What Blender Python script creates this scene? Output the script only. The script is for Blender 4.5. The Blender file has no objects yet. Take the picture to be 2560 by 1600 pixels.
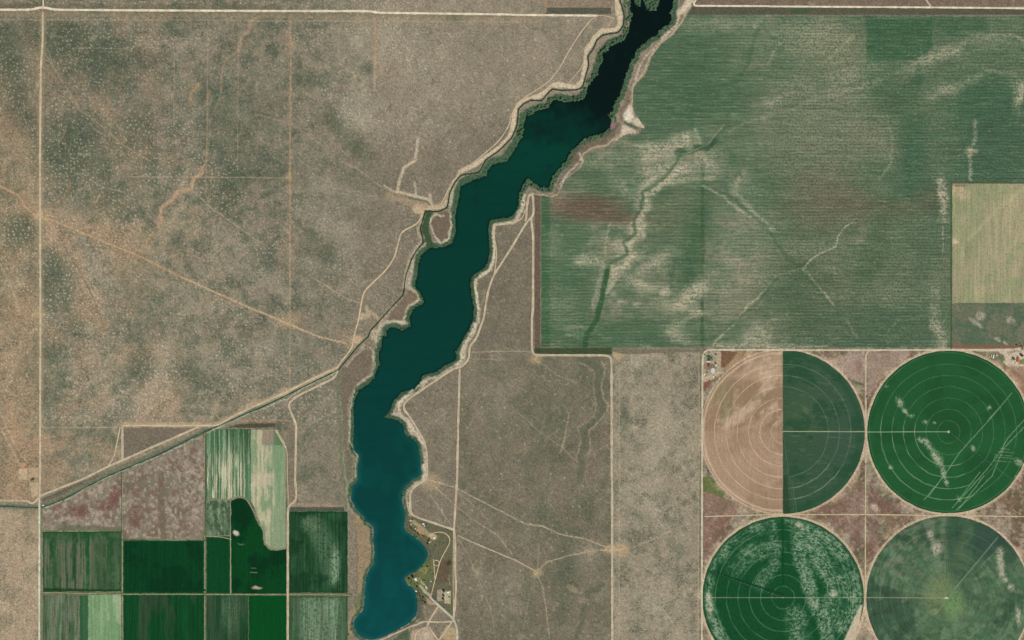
import bpy, bmesh, math, random
import numpy as np
random.seed(7)
sc = bpy.context.scene
COL = sc.collection
# ------------------------------------------------------------------ camera
S = 2.0                                  # metres per map unit; the map is 2560 x 1600 units, y running south
CAM_H = 12000.0
cd = bpy.data.cameras.new('camera'); cam = bpy.data.objects.new('camera', cd); COL.objects.link(cam)
cam.location = (0, 0, CAM_H); cam.rotation_euler = (0, 0, 0)
cd.sensor_width = 36.0; cd.lens = 36.0 * CAM_H / (2560 * S)
cd.clip_start = 10.0; cd.clip_end = 200000.0
sc.camera = cam
# ------------------------------------------------------------------ light
SUN_EL, SUN_AZ = math.radians(52), math.radians(140)      # sun in the south-east
w = bpy.data.worlds.new("World"); sc.world = w; w.use_nodes = True
nt = w.node_tree; bg = nt.nodes['Background']
sky = nt.nodes.new('ShaderNodeTexSky'); sky.sky_type = 'NISHITA'; sky.sun_disc = False
sky.sun_elevation = SUN_EL; sky.sun_rotation = SUN_AZ
nt.links.new(sky.outputs[0], bg.inputs[0]); bg.inputs[1].default_value = 0.07
sd = bpy.data.lights.new('sun', 'SUN'); sd.energy = 3.6; sd.angle = math.radians(0.5); sd.color = (1.0, 0.955, 0.89)
sun = bpy.data.objects.new('sun', sd); COL.objects.link(sun)
sun.rotation_euler = (math.pi / 2 - SUN_EL, 0, math.pi - SUN_AZ)
sun.location = (3000, -3000, 4000)
sc.view_settings.view_transform = 'Standard'; sc.view_settings.look = 'None'
sc.view_settings.exposure = 0.0; sc.view_settings.gamma = 1.0
K = np.array([1.06, 1.07, 1.11])         # light received by flat ground, used to turn picture colours into albedo

# ------------------------------------------------------------------ maths helpers
def lin(c):
    c = np.clip(np.asarray(c, dtype=np.float64) / 255.0, 0, 1)
    return np.where(c <= 0.04045, c / 12.92, ((c + 0.055) / 1.055) ** 2.4)
def alb(c): return np.clip(lin(c) / K, 0, 0.85)
def P(s):
    """'20: x,y x,y; 11: x,y' - survey sheets (column,row), 3.78 sheet units per map unit"""
    out = []
    for part in s.split(';'):
        part = part.strip()
        if not part: continue
        k, pts = part.split(':'); k = k.strip()
        ox, oy = int(k[0]) * 640, int(k[1]) * 400
        for t in pts.split():
            a, b = t.split(','); out.append((ox + float(a) / 3.78, oy + float(b) / 3.78))
    return np.array(out)
def W(px, py, z=0.0): return ((px - 1280) * S, (800 - py) * S, z)
RT = np.random.RandomState(11).rand(512, 512)
def vn(x, y, seed=0):
    x = x + seed * 37.17; y = y + seed * 91.73
    xi = np.floor(x).astype(np.int64); yi = np.floor(y).astype(np.int64)
    fx = x - xi; fy = y - yi
    fx = fx * fx * (3 - 2 * fx); fy = fy * fy * (3 - 2 * fy)
    a = RT[xi & 511, yi & 511]; b = RT[(xi + 1) & 511, yi & 511]
    c = RT[xi & 511, (yi + 1) & 511]; d = RT[(xi + 1) & 511, (yi + 1) & 511]
    return (a * (1 - fx) + b * fx) * (1 - fy) + (c * (1 - fx) + d * fx) * fy
def fbm(x, y, o=4, seed=0):
    s = 0; a = 1.0; t = 0
    for i in range(o):
        s = s + a * vn(x, y, seed + i * 3); t += a
        x = x * 2.03 + y * 0.11; y = y * 2.03 - x * 0.05; a *= 0.55
    return s / t
def ss(a, b, x):
    t = np.clip((x - a) / (b - a), 0, 1); return t * t * (3 - 2 * t)
def dots(px, py, cell, r, seed=0, prob=1.0):
    ix = np.floor(px / cell); iy = np.floor(py / cell); best = np.zeros_like(px)
    for dx in (-1, 0, 1):
        for dy in (-1, 0, 1):
            cx = (ix + dx).astype(np.int64); cy = (iy + dy).astype(np.int64)
            h1 = RT[(cx + seed * 17) & 511, (cy + seed * 5) & 511]; h2 = RT[(cy + seed * 29 + 100) & 511, (cx + 7) & 511]
            h3 = RT[(cx * 3 + seed) & 511, (cy * 7 + 13) & 511]
            d = np.hypot(px - (cx + 0.1 + 0.8 * h1) * cell, py - (cy + 0.1 + 0.8 * h2) * cell)
            best = np.maximum(best, (1 - ss(r * 0.4, r * (0.8 + 0.6 * h2), d)) * (h3 < prob))
    return best
def dist_poly(px, py, pts, closed=False):
    pts = np.asarray(pts); d = np.full(px.shape, 1e9)
    n = len(pts)
    for i in range(n if closed else n - 1):
        ax, ay = pts[i]; bx, by = pts[(i + 1) % n]
        ux, uy = bx - ax, by - ay; L = ux * ux + uy * uy + 1e-9
        t = np.clip(((px - ax) * ux + (py - ay) * uy) / L, 0, 1)
        d = np.minimum(d, (px - ax - t * ux) ** 2 + (py - ay - t * uy) ** 2)
    return np.sqrt(d)
def in_poly(px, py, pts):
    r = np.zeros(px.shape, bool); n = len(pts)
    for i in range(n):
        x1, y1 = pts[i]; x2, y2 = pts[(i + 1) % n]
        if y1 == y2: continue
        c = ((y1 > py) != (y2 > py)) & (px < (x2 - x1) * (py - y1) / (y2 - y1) + x1)
        r ^= c
    return r
class Canvas:
    """soil and crop colour of every vertex of a sheet, in picture units"""
    def __init__(s, px, py):
        s.px, s.py = px, py; s.c = np.zeros((len(px), 3))
        s.wx = px + (fbm(px / 14, py / 14, 3, 5) - .5) * 9; s.wy = py + (fbm(px / 14, py / 14, 3, 9) - .5) * 9
        s.gr = fbm(px / 3.1, py / 3.1, 2, 31)
    def fill(s, col, m=1.0, idx=None):
        col = np.asarray(col, float)
        m = np.asarray(m)
        m = m[..., None] if m.ndim else m
        if idx is None: s.c = s.c * (1 - m) + col * m
        else: s.c[idx] = s.c[idx] * (1 - m) + col * m
    def box(s, pts, pad):
        x0, y0 = pts.min(0) - pad; x1, y1 = pts.max(0) + pad
        return np.nonzero((s.px > x0) & (s.px < x1) & (s.py > y0) & (s.py < y1))[0]
    def stroke(s, pts, w, col, a=1.0, soft=0.5, warp=1.0, patchy=0.0):
        if isinstance(pts, str): pts = P(pts)
        pts = np.asarray(pts, float)
        i = s.box(pts, w * 1.6 + 12)
        if not len(i): return
        x = s.px[i] * (1 - warp) + s.wx[i] * warp; y = s.py[i] * (1 - warp) + s.wy[i] * warp
        d = dist_poly(x, y, pts)
        m = (1 - ss(w * (1 - soft), w * (1 + soft), d)) * a
        if patchy: m = m * np.clip(1 - patchy + patchy * 2.2 * (s.gr[i] - .28) * 2, 0, 1)
        s.fill(col, m, i)
    def blob(s, x, y, rx, ry, col, a=1.0, rot=0, soft=0.4, warp=1.0, patchy=0.0):
        i = s.box(np.array([[x - max(rx, ry), y - max(rx, ry)], [x + max(rx, ry), y + max(rx, ry)]]), 14 + max(rx, ry) * soft)
        if not len(i): return
        dx = s.px[i] * (1 - warp) + s.wx[i] * warp - x; dy = s.py[i] * (1 - warp) + s.wy[i] * warp - y
        c, n = math.cos(rot), math.sin(rot)
        d = np.hypot((dx * c + dy * n) / rx, (-dx * n + dy * c) / ry)
        m = (1 - ss(1 - soft, 1 + soft, d)) * a
        if patchy: m = m * np.clip(1 - patchy + patchy * 2.2 * (s.gr[i] - .28) * 2, 0, 1)
        s.fill(col, m, i)
    def poly(s, pts, col, a=1.0, soft=0.0, warp=0.0, patchy=0.0):
        if isinstance(pts, str): pts = P(pts)
        pts = np.asarray(pts, float)
        i = s.box(pts, 10 + soft)
        if not len(i): return
        x = s.px[i] * (1 - warp) + s.wx[i] * warp; y = s.py[i] * (1 - warp) + s.wy[i] * warp
        m = in_poly(x, y, pts).astype(float)
        if soft > 0:
            d = dist_poly(x, y, pts, True) * np.where(m > 0, 1, -1); m = ss(-soft, soft, d)
        m = m * a
        if patchy: m = m * np.clip(1 - patchy + patchy * 2.2 * (s.gr[i] - .28) * 2, 0, 1)
        s.fill(col, m, i)

# ------------------------------------------------------------------ materials
def mat_tint(name, grain=0.22, scale=0.16, rough=1.0, spec=0.0, bump=0.0):
    m = bpy.data.materials.new(name); m.use_nodes = True; n = m.node_tree; b = n.nodes['Principled BSDF']
    at = n.nodes.new('ShaderNodeAttribute'); at.attribute_name = 'tint'
    tc = n.nodes.new('ShaderNodeTexCoord')
    no = n.nodes.new('ShaderNodeTexNoise'); no.inputs['Scale'].default_value = scale; no.inputs['Detail'].default_value = 4; no.inputs['Roughness'].default_value = 0.65
    n.links.new(tc.outputs['Object'], no.inputs['Vector'])
    mr = n.nodes.new('ShaderNodeMapRange'); mr.inputs['From Min'].default_value = 0.3; mr.inputs['From Max'].default_value = 0.7
    mr.inputs['To Min'].default_value = 1 - grain; mr.inputs['To Max'].default_value = 1 + grain
    n.links.new(no.outputs['Fac'], mr.inputs['Value'])
    mx = n.nodes.new('ShaderNodeVectorMath'); mx.operation = 'SCALE'
    n.links.new(at.outputs['Color'], mx.inputs[0]); n.links.new(mr.outputs[0], mx.inputs['Scale'])
    n.links.new(mx.outputs[0], b.inputs['Base Color'])
    b.inputs['Roughness'].default_value = rough; b.inputs['Specular IOR Level'].default_value = spec
    if bump:
        bp = n.nodes.new('ShaderNodeBump'); bp.inputs['Strength'].default_value = bump; bp.inputs['Distance'].default_value = 2.0
        n.links.new(no.outputs['Fac'], bp.inputs['Height']); n.links.new(bp.outputs[0], b.inputs['Normal'])
    return m
def mat_plain(name, rgb, rough=0.8, spec=0.2, grain=0.15, scale=1.5, metal=0.0):
    """rgb is a real base colour"""
    m = bpy.data.materials.new(name); m.use_nodes = True; n = m.node_tree; b = n.nodes['Principled BSDF']
    tc = n.nodes.new('ShaderNodeTexCoord'); no = n.nodes.new('ShaderNodeTexNoise'); no.inputs['Scale'].default_value = scale; no.inputs['Detail'].default_value = 3
    n.links.new(tc.outputs['Object'], no.inputs['Vector'])
    rp = n.nodes.new('ShaderNodeValToRGB')
    rp.color_ramp.elements[0].position = 0.3; rp.color_ramp.elements[1].position = 0.7
    rp.color_ramp.elements[0].color = tuple(v * (1 - grain) for v in rgb) + (1,); rp.color_ramp.elements[1].color = tuple(min(1, v * (1 + grain)) for v in rgb) + (1,)
    n.links.new(no.outputs['Fac'], rp.inputs[0]); n.links.new(rp.outputs[0], b.inputs['Base Color'])
    b.inputs['Roughness'].default_value = rough; b.inputs['Specular IOR Level'].default_value = spec; b.inputs['Metallic'].default_value = metal
    return m
M_SOIL = mat_tint('sage_soil', 0.30, 0.17, bump=0.25)
M_CROP = mat_tint('crop', 0.16, 0.12, bump=0.15)
M_ROAD = mat_tint('packed_dirt', 0.12, 0.1)
M_BED = mat_tint('reed_foliage', 0.3, 0.3, rough=0.9)

# ------------------------------------------------------------------ mesh helpers
def setp(o, label=None, cat=None, group=None, kind=None):
    if label: o['label'] = label
    if cat: o['category'] = cat
    if group: o['group'] = group
    if kind: o['kind'] = kind
    return o
def raw_mesh(name, co, faces, mat, rgb=None, smooth=False):
    """co (n,3), faces (m,k) arrays"""
    me = bpy.data.meshes.new(name); co = np.asarray(co, np.float32); faces = np.asarray(faces, np.int32)
    m, k = faces.shape
    me.vertices.add(len(co)); me.vertices.foreach_set('co', co.ravel())
    me.loops.add(m * k); me.loops.foreach_set('vertex_index', faces.ravel())
    me.polygons.add(m); me.polygons.foreach_set('loop_start', np.arange(0, m * k, k, dtype=np.int32))
    me.update(calc_edges=True)
    if rgb is not None:
        a = me.color_attributes.new('tint', 'FLOAT_COLOR', 'POINT')
        al = np.ones((len(co), 4), np.float32); al[:, :3] = alb(rgb); a.data.foreach_set('color', al.ravel())
    if smooth: me.polygons.foreach_set('use_smooth', np.ones(m, bool))
    me.materials.append(mat)
    o = bpy.data.objects.new(name, me); COL.objects.link(o); return o
def structure(o): o['kind'] = 'structure'; return o

# ------------------------------------------------------------------ the lake outline
LAKE = P("""20: 1120,-760 1120,0 1110,60 1130,130 1120,200 1105,280 1060,370 980,410 930,430 900,480 850,500 855,570 820,640 815,690 770,740 720,810 700,880 670,940 600,950 540,965 490,960 420,935 380,950 340,1010 260,1040 160,1090 130,1080 135,1110 105,1200 95,1280 60,1360 20,1420;
11: 2370,10 2240,40 2190,100 2180,150 2050,190 1990,225 1930,250 1925,330 1905,420 1880,540 1890,680 1850,790 1790,820 1700,830 1640,830 1560,900 1540,960 1525,1080 1500,1190 1550,1260 1590,1340 1570,1370 1500,1390 1460,1460 1450,1505;
12: 1465,60 1380,100 1330,70 1260,70 1230,100 1230,160 1195,150 1180,270 1160,320 1160,370 1170,410 1150,440 1120,540 1060,610 970,660 930,760 920,880 925,1000 920,1160 920,1220 980,1290 975,1340 960,1400 965,1505;
13: 930,40 905,60 900,180 920,230 950,280 1010,340 1040,390 1110,440 1115,490 1110,560 1120,680 1115,790 1060,870 1040,940 1030,1050 1025,1140 1015,1230 960,1280 930,1330 925,1400 960,1450 1010,1490 1060,1505 1130,1505 1200,1480 1300,1435 1400,1380 1460,1340 1510,1280 1525,1220 1520,1130 1505,1060 1480,1020 1430,990 1405,950 1410,920 1450,890 1520,860 1570,810 1610,750 1625,700 1600,640 1560,590 1500,540 1420,490 1395,440 1410,370 1405,300 1385,240 1375,180 1385,110 1410,60 1460,20;
12: 1470,1505 1540,1480 1560,1430 1550,1330 1545,1260 1530,1180 1490,1130 1440,1120 1400,1060 1390,990 1340,950 1290,935 1215,920 1270,850 1285,790 1310,750 1380,680 1500,650 1560,570 1575,520 1700,490 1800,420 1870,390 1900,350 1885,300 1920,250 1960,170 2010,90 2050,5;
11: 2060,1400 2040,1300 2025,1200 2030,1110 2080,1070 2150,1030 2190,960 2210,850 2200,760 2195,650 2210,570 2300,550 2390,545;
21: 20,510 60,440 60,370 90,280 120,210 150,180 220,230 300,265 350,260 370,210 400,140 450,80 520,5;
20: 550,1430 620,1380 680,1310 760,1290 870,1260 920,1220 940,1130 910,1090 960,1040 970,970 1020,900 1045,810 1070,740 1100,660 1110,600 1160,540 1180,470 1250,420 1290,370 1370,340 1390,290 1480,230 1510,190 1500,130 1520,60 1525,0 1525,-760""")
ISLES = ((1595, 3, 9, 13), (1629, 2, 19, 24), (1616, -30, 30, 26))
LX0, LY0, LST = 780.0, -200.0, 3.0
LNX, LNY = int((1760 - LX0) / LST) + 1, int((1660 - LY0) / LST) + 1
gx, gy = np.meshgrid(LX0 + np.arange(LNX) * LST, LY0 + np.arange(LNY) * LST, indexing='ij')
LD = dist_poly(gx.ravel(), gy.ravel(), LAKE, True) * np.where(in_poly(gx.ravel(), gy.ravel(), LAKE), -1, 1)
for (ix, iy, irx, iry) in ISLES:
    LD = np.maximum(LD, (1 - np.hypot((gx.ravel() - ix) / irx, (gy.ravel() - iy) / iry)) * min(irx, iry))
LD = LD.reshape(LNX, LNY)
def lake_d(px, py):
    """signed distance to the waterline, map units, positive on land"""
    px = np.asarray(px, float); py = np.asarray(py, float)
    fx = np.clip((px - LX0) / LST, 0, LNX - 1.001); fy = np.clip((py - LY0) / LST, 0, LNY - 1.001)
    i = fx.astype(int); j = fy.astype(int); u = fx - i; v = fy - j
    d = (LD[i, j] * (1 - u) + LD[i + 1, j] * u) * (1 - v) + (LD[i, j + 1] * (1 - u) + LD[i + 1, j + 1] * u) * v
    d = d + (fbm(px / 7.0, py / 7.0, 3, 41) - .5) * 4.0
    out = (px < LX0) | (px > 1755)
    return np.where(out, 400.0, d)
WATER_Z = -1.6
def ground_z(px, py):
    d = lake_d(px, py)
    return np.where(d > 0, WATER_Z + np.minimum(d, 14) / 14 * -WATER_Z, np.maximum(WATER_Z + d * 0.45, -8.0))
def gz(x, y): return float(ground_z(np.array([x]), np.array([y]))[0])

def sheet(name, x0, y0, x1, y1, step, paint, mat, z=0.0, clip=None, follow=False, label=None):
    nx = max(2, int(round((x1 - x0) / step)) + 1); ny = max(2, int(round((y1 - y0) / step)) + 1)
    X, Y = np.meshgrid(np.linspace(x0, x1, nx), np.linspace(y0, y1, ny), indexing='ij')
    X = X.ravel(); Y = Y.ravel()
    i, j = np.meshgrid(np.arange(nx - 1), np.arange(ny - 1), indexing='ij')
    a = (i * ny + j).ravel(); F = np.stack([a, a + 1, a + ny + 1, a + ny], 1)
    if clip is not None:
        cx = X[F].mean(1); cy = Y[F].mean(1); F = F[in_poly(cx, cy, clip)]
        used = np.zeros(len(X), bool); used[F.ravel()] = True; re = np.cumsum(used) - 1
        X, Y, F = X[used], Y[used], re[F]
    cv = Canvas(X, Y); paint(cv)
    if z > 0: X, Y = X + (fbm(X / 11, Y / 11, 3, 91) - .5) * 3.0, Y + (fbm(X / 11, Y / 11, 3, 95) - .5) * 3.0
    Z = np.full(len(X), z) + (ground_z(X, Y) if follow else 0)
    co = np.stack([(X - 1280) * S, (800 - Y) * S, Z], 1)
    return structure(raw_mesh(name, co, F, mat, cv.c, smooth=True))
def disc(name, cx, cy, R, paint, mat, z, a0=0.0, a1=2 * math.pi, nr=140, na=640, cut=None):
    r = np.linspace(0.3, R, nr); full = abs(a1 - a0 - 2 * math.pi) < 1e-6
    t = np.linspace(a0, a1, na, endpoint=not full)
    RR, TT = np.meshgrid(r, t, indexing='ij')
    X = (cx + RR * np.cos(TT)).ravel(); Y = (cy + RR * np.sin(TT)).ravel()
    if cut is not None: X = np.minimum(X, cut[1]) if cut[0] == 'max' else np.maximum(X, cut[1])
    n2 = na if full else na - 1
    i, j = np.meshgrid(np.arange(nr - 1), np.arange(n2), indexing='ij')
    a = (i * na + j).ravel(); b = (i * na + (j + 1) % na).ravel(); F = np.stack([a, b, b + na, a + na], 1)
    cv = Canvas(X, Y); cv.r = RR.ravel(); cv.t = TT.ravel(); paint(cv)
    k_ = 1 + (fbm(X / 16, Y / 16, 3, 97) - .5) * .012; X = cx + (X - cx) * k_; Y = cy + (Y - cy) * k_
    co = np.stack([(X - 1280) * S, (800 - Y) * S, np.full(len(X), z)], 1)
    return structure(raw_mesh(name, co, F, mat, cv.c, smooth=True))

# ------------------------------------------------------------------ linear features (map)
CANAL_N = "20: 980,-400 1018,0 1040,60 1060,140 1055,240 1000,310 910,320 850,335 800,380 770,460 715,530 725,620 690,740 665,830 600,850 470,855 380,840 330,890 280,955 180,945 110,980 60,1030 50,1180 0,1300; 10: 2370,1350 2290,1430 2200,1490; 11: 2170,0 2110,120 1940,140 1880,210 1830,310 1810,450 1720,490 1600,480 1580,560 1550,640 1585,780 1510,860 1470,940 1410,1110 1395,1270 1300,1370 1185,1500; 12: 1080,100 1060,160 960,250 780,470"
CANAL_S = "12: 780,470 500,605 300,705 0,850; 02: 2410,848 1900,1070 1500,1270 1100,1440; 03: 980,-20 600,180 420,255 350,262 0,245 -600,245"

# ------------------------------------------------------------------ ground colours
def paint_ground(c):
    x, y = c.px, c.py
    n1 = fbm(x / 130, y / 130, 4, 1); n2 = fbm(x / 60, y / 60, 4, 2); n3 = fbm(x / 9, y / 9, 3, 3); n4 = fbm(x / 34 + 5, y / 34, 4, 6)
    f1 = fbm(x / 2.6, y / 2.6, 2, 8)
    c.fill((150, 138, 119))
    west = 1 - ss(640, 900, x)
    n6 = fbm(x / 17, y / 17, 4, 36)
    c.fill((122, 122, 104), ss(.42, .6, n2 * .3 + n4 * .3 + n6 * .4) * (0.3 + 0.38 * west)); n6 = fbm(x / 17, y / 17, 4, 36); c.fill((112, 114, 96), ss(.48, .62, n6) * (.2 + .3 * west)); c.fill((166, 152, 130), ss(.54, .68, fbm(x / 20, y / 20, 4, 37)) * .4)
    c.fill((100, 106, 89), ss(.52, .66, n4 * .7 + n6 * .3) * (0.12 + 0.3 * west) * (1 - ss(900, 1200, y) * .6))
    c.fill((166, 142, 118), ss(.48, .62, fbm(x / 45, y / 60, 5, 14)) * .55 * (1 - ss(300, 620, x)))
    c.fill((144, 129, 113), ss(800, 1000, x) * .6)
    # land east of the lake
    e = ss(1140, 1160, x) * ss(860, 880, y) * (1 - ss(1530, 1533, x))
    c.fill((130, 121, 103), e); c.fill((112, 110, 92), e * ss(.46, .62, n4) * .6); c.fill((133, 119, 101), e * ss(.5, .65, n2) * .5)
    e2 = (ss(1000, 1010, x) * ss(470, 490, y) * (1 - ss(1345, 1347, x)) * (1 - ss(885, 890, y))) * (x > 1165)
    c.fill((134, 123, 106), e2 * .8)
    e3 = ss(1531, 1533, x) * ss(872, 876, y) * (1 - ss(1754, 1756, x))
    c.fill((156, 143, 123), e3); c.fill((128, 122, 104), e3 * ss(.46, .62, n6 * .5 + n4 * .5) * .75); c.fill((158, 144, 124), e3 * ss(.55, .7, fbm(x / 22, y / 22, 3, 71)) * .4)
    e4 = ss(1756, 1758, x) * ss(868, 872, y)
    c.fill((162, 145, 126), e4); c.fill((120, 94, 82), e4 * ss(.48, .62, n4 * .6 + n6 * .4) * .75); c.fill((196, 176, 152), e4 * ss(.56, .68, fbm(x / 20, y / 20, 4, 77)) * .7); c.fill((104, 108, 76), e4 * ss(.5, .62, fbm(x / 30, y / 30, 4, 78)) * .55); c.fill((124, 96, 74), e4 * ss(.52, .64, fbm(x / 40, y / 40, 4, 79)) * .55); c.fill((204, 190, 168), e4 * ss(.56, .66, fbm(x / 9, y / 9, 4, 80)) * .5)
    e5 = ss(1725, 1730, x) * (1 - ss(14, 16, y)); c.fill((138, 118, 103), e5)
    e6 = (1 - ss(96, 98, x)) * ss(1266, 1270, y); c.fill((170, 150, 125), e6); c.fill((148, 134, 112), e6 * ss(.48, .62, n4) * .7)
    e7 = (1 - ss(97, 99, x)) * (1 - ss(1266, 1270, y)) * ss(160, 420, y + x); c.fill((160, 137, 108), e7 * .35)
    # long dry washes and worn earth in the west
    for (bx, by, rx, ry, rot, a) in ((20, 270, 45, 120, -.35, .7), (165, 640, 25, 110, -.55, .6), (215, 740, 30, 90, -.5, .6), (60, 560, 70, 40, .4, .5), (240, 560, 60, 30, .3, .45), (100, 545, 45, 22, .5, .8),
                                (150, 220, 70, 26, .9, .45), (260, 270, 60, 22, .75, .45), (120, 1110, 60, 26, 0, .5), (60, 1200, 60, 60, 0, .6), (70, 780, 40, 70, 0, .5), (15, 930, 25, 120, -.2, .5), (40, 1100, 30, 90, -.35, .6),
                                (380, 330, 30, 90, .1, .25), (400, 1000, 60, 60, .5, .5), (200, 560, 140, 16, .42, .5), (130, 240, 60, 70, -.4, .35), (310, 620, 40, 50, 0, .35), (200, 205, 24, 24, 0, .85), (90, 140, 24, 50, 0, .4), (275, 290, 20, 16, 0, .5),
                                (725, 800, 40, 24, 0, .45), (722, 640, 24, 60, 0, .35), (880, 840, 46, 14, .3, .45), (725, 100, 14, 24, 0, .6), (960, 160, 40, 30, 0, .35), (860, 330, 60, 40, .6, .3)):
        c.blob(bx, by, rx, ry, (178, 148, 122), min(1, a * 1.15), rot, soft=.6, patchy=.75)
    for (bx, by, rx, ry, rot, a) in ((150, 90, 90, 40, .1, .7), (270, 150, 90, 40, .1, .6), (20, 120, 40, 60, 0, .6), (170, 380, 60, 60, .2, .7), (30, 190, 40, 55, 0, .5), (60, 290, 30, 60, -.5, .6), (345, 330, 40, 60, 0, .5), (250, 500, 70, 50, 0, .4), (50, 570, 50, 34, 0, .75),
                                (140, 700, 40, 60, 0, .55), (560, 470, 60, 50, 0, .6), (880, 350, 60, 26, .9, .7), (840, 300, 36, 26, .6, .6), (760, 200, 50, 20, 0, .55), (490, 920, 40, 36, 0, .6), (800, 640, 50, 50, .5, .45),
                                (920, 170, 16, 18, 0, .7), (350, 920, 30, 34, 0, .6), (180, 820, 30, 22, 0, .5), (540, 720, 24, 20, 0, .6), (660, 440, 90, 12, 0, .45), (890, 450, 30, 24, 0, .4), (1136, 44, 20, 8, 0, .9), (120, 910, 46, 60, 0, .4),
                                (1420, 1420, 26, 120, .1, .5), (1370, 1300, 60, 30, .4, .3), (1470, 1270, 18, 40, 0, .4), (1560, 1060, 16, 40, 0, .5), (1690, 1370, 26, 12, .6, .4), (1600, 1290, 24, 10, .5, .5), (1670, 1300, 14, 10, 0, .5)):
        c.blob(bx, by, rx, ry, (84, 94, 76), a, rot, soft=.75, patchy=.35)
    for (bx, by, rx, ry, rot, a) in ((890, 290, 40, 50, .3, .7), (800, 545, 60, 26, .7, .75), (860, 600, 30, 50, 0, .5), (945, 110, 60, 50, 0, .5), (710, 728, 26, 9, 0, .8), (655, 690, 60, 26, .2, .5), (560, 640, 50, 60, .6, .4), (700, 890, 70, 60, -.3, .45), (520, 905, 90, 34, .4, .5), (400, 930, 26, 70, .2, .65),
                                (770, 660, 60, 16, .3, .5), (840, 480, 70, 30, .2, .35), (480, 340, 40, 60, 0, .3), (620, 300, 80, 24, .6, .45), (440, 230, 40, 70, 0, .35), (480, 110, 60, 26, -.5, .45), (1060, 150, 70, 60, .4, .3), (1030, 300, 80, 60, 0, .2), (250, 700, 70, 60, .4, .35), (330, 1010, 90, 40, 0, .35), (480, 760, 80, 36, .5, .4), (240, 900, 60, 60, .3, .35),
                                (1640, 1080, 50, 110, 0, .5), (1610, 1260, 70, 40, .5, .5), (1650, 1500, 60, 70, 0, .45), (1600, 900, 50, 40, 0, .35), (1240, 1000, 50, 90, .2, .15), (1470, 1380, 40, 26, .3, .5), (1250, 1480, 60, 60, 0, .2)):
        c.blob(bx, by, rx, ry, (174, 162, 142), a, rot, soft=.8, patchy=.5)
    for (bx, by, rx, ry, rot, a) in ((215, 150, 110, 90, 0, .45), (180, 400, 70, 90, .2, .5), (200, 320, 90, 40, .3, .45), (330, 470, 90, 60, 0, .35), (600, 260, 120, 80, .3, .3), (620, 400, 110, 40, .2, .4), (560, 330, 60, 90, 0, .3), (140, 720, 46, 70, 0, .5), (500, 960, 50, 40, 0, .3), (350, 740, 60, 70, 0, .3), (1380, 1050, 60, 140, 0, .25), (1490, 950, 30, 70, 0, .25)):
        c.blob(bx, by, rx, ry, (88, 98, 82), a, rot, soft=.6, patchy=.55)
    # pale mounds and dark bushes
    dn = fbm(x / 90, y / 90, 3, 51)
    c.fill((196, 186, 166), dots(x, y, 9.5, 2.2, 1, .75) * (0.38 + .5 * ss(.4, .58, dn)) * (1 - ss(900, 1200, x)) * (y < 1060))
    c.fill((176, 160, 136), dots(x, y, 19, 2.8, 4, .6) * .35 * (x > 900))
    c.fill((74, 82, 66), dots(x, y, 5.5, 1.9, 2, .7) * (.08 + .34 * west + .42 * e3 * ss(.45, .62, n6) + .10 * (x > 1000)) * (.5 + ss(.4, .6, n4)))
    c.fill((170, 148, 128), ss(.66, .8, n3) * .22)
    c.fill((200, 188, 165), dots(x, y, 40, 2.6, 9, .7) * .6)
    for (sc_, sd_, wd, col, a) in ((120., 201, .006, (186, 170, 144), .38), (70., 207, .008, (176, 158, 130), .30), (95., 213, .006, (86, 88, 72), .35)):
        q = fbm(x / sc_ + y / sc_ * .5, y / sc_ * .8 - x / sc_ * .3, 4, sd_); br = ss(.42, .6, fbm(x / 80, y / 80, 3, sd_ + 2))
        c.fill(col, (1 - ss(wd * .4, wd * 1.6, np.abs(q - .5))) * a * br)
    c.c *= (.875 + .16 * fbm(x / 26 + y / 60, y / 40 - x / 90, 4, 221))[:, None] * np.array([.946, .962, .95])
    c.c *= (1 + .08 * e3)[:, None] * (1 + .05 * e)[:, None] * (1 + np.array([.12, .11, .12]) * e6[:, None]) * (1 + np.array([.10, .08, .07]) * ((1 - ss(420, 760, x)) * ss(250, 500, y) * (1 - e6))[:, None]) * (1 + .11 * ss(750, 950, x) * (1 - ss(200, 420, y)) * (x < 1700))[:, None]
    # faint tracks
    TAN = (180, 158, 130); PAL = (196, 176, 146); ORG = (182, 152, 122); CRM = (208, 192, 163)
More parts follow.
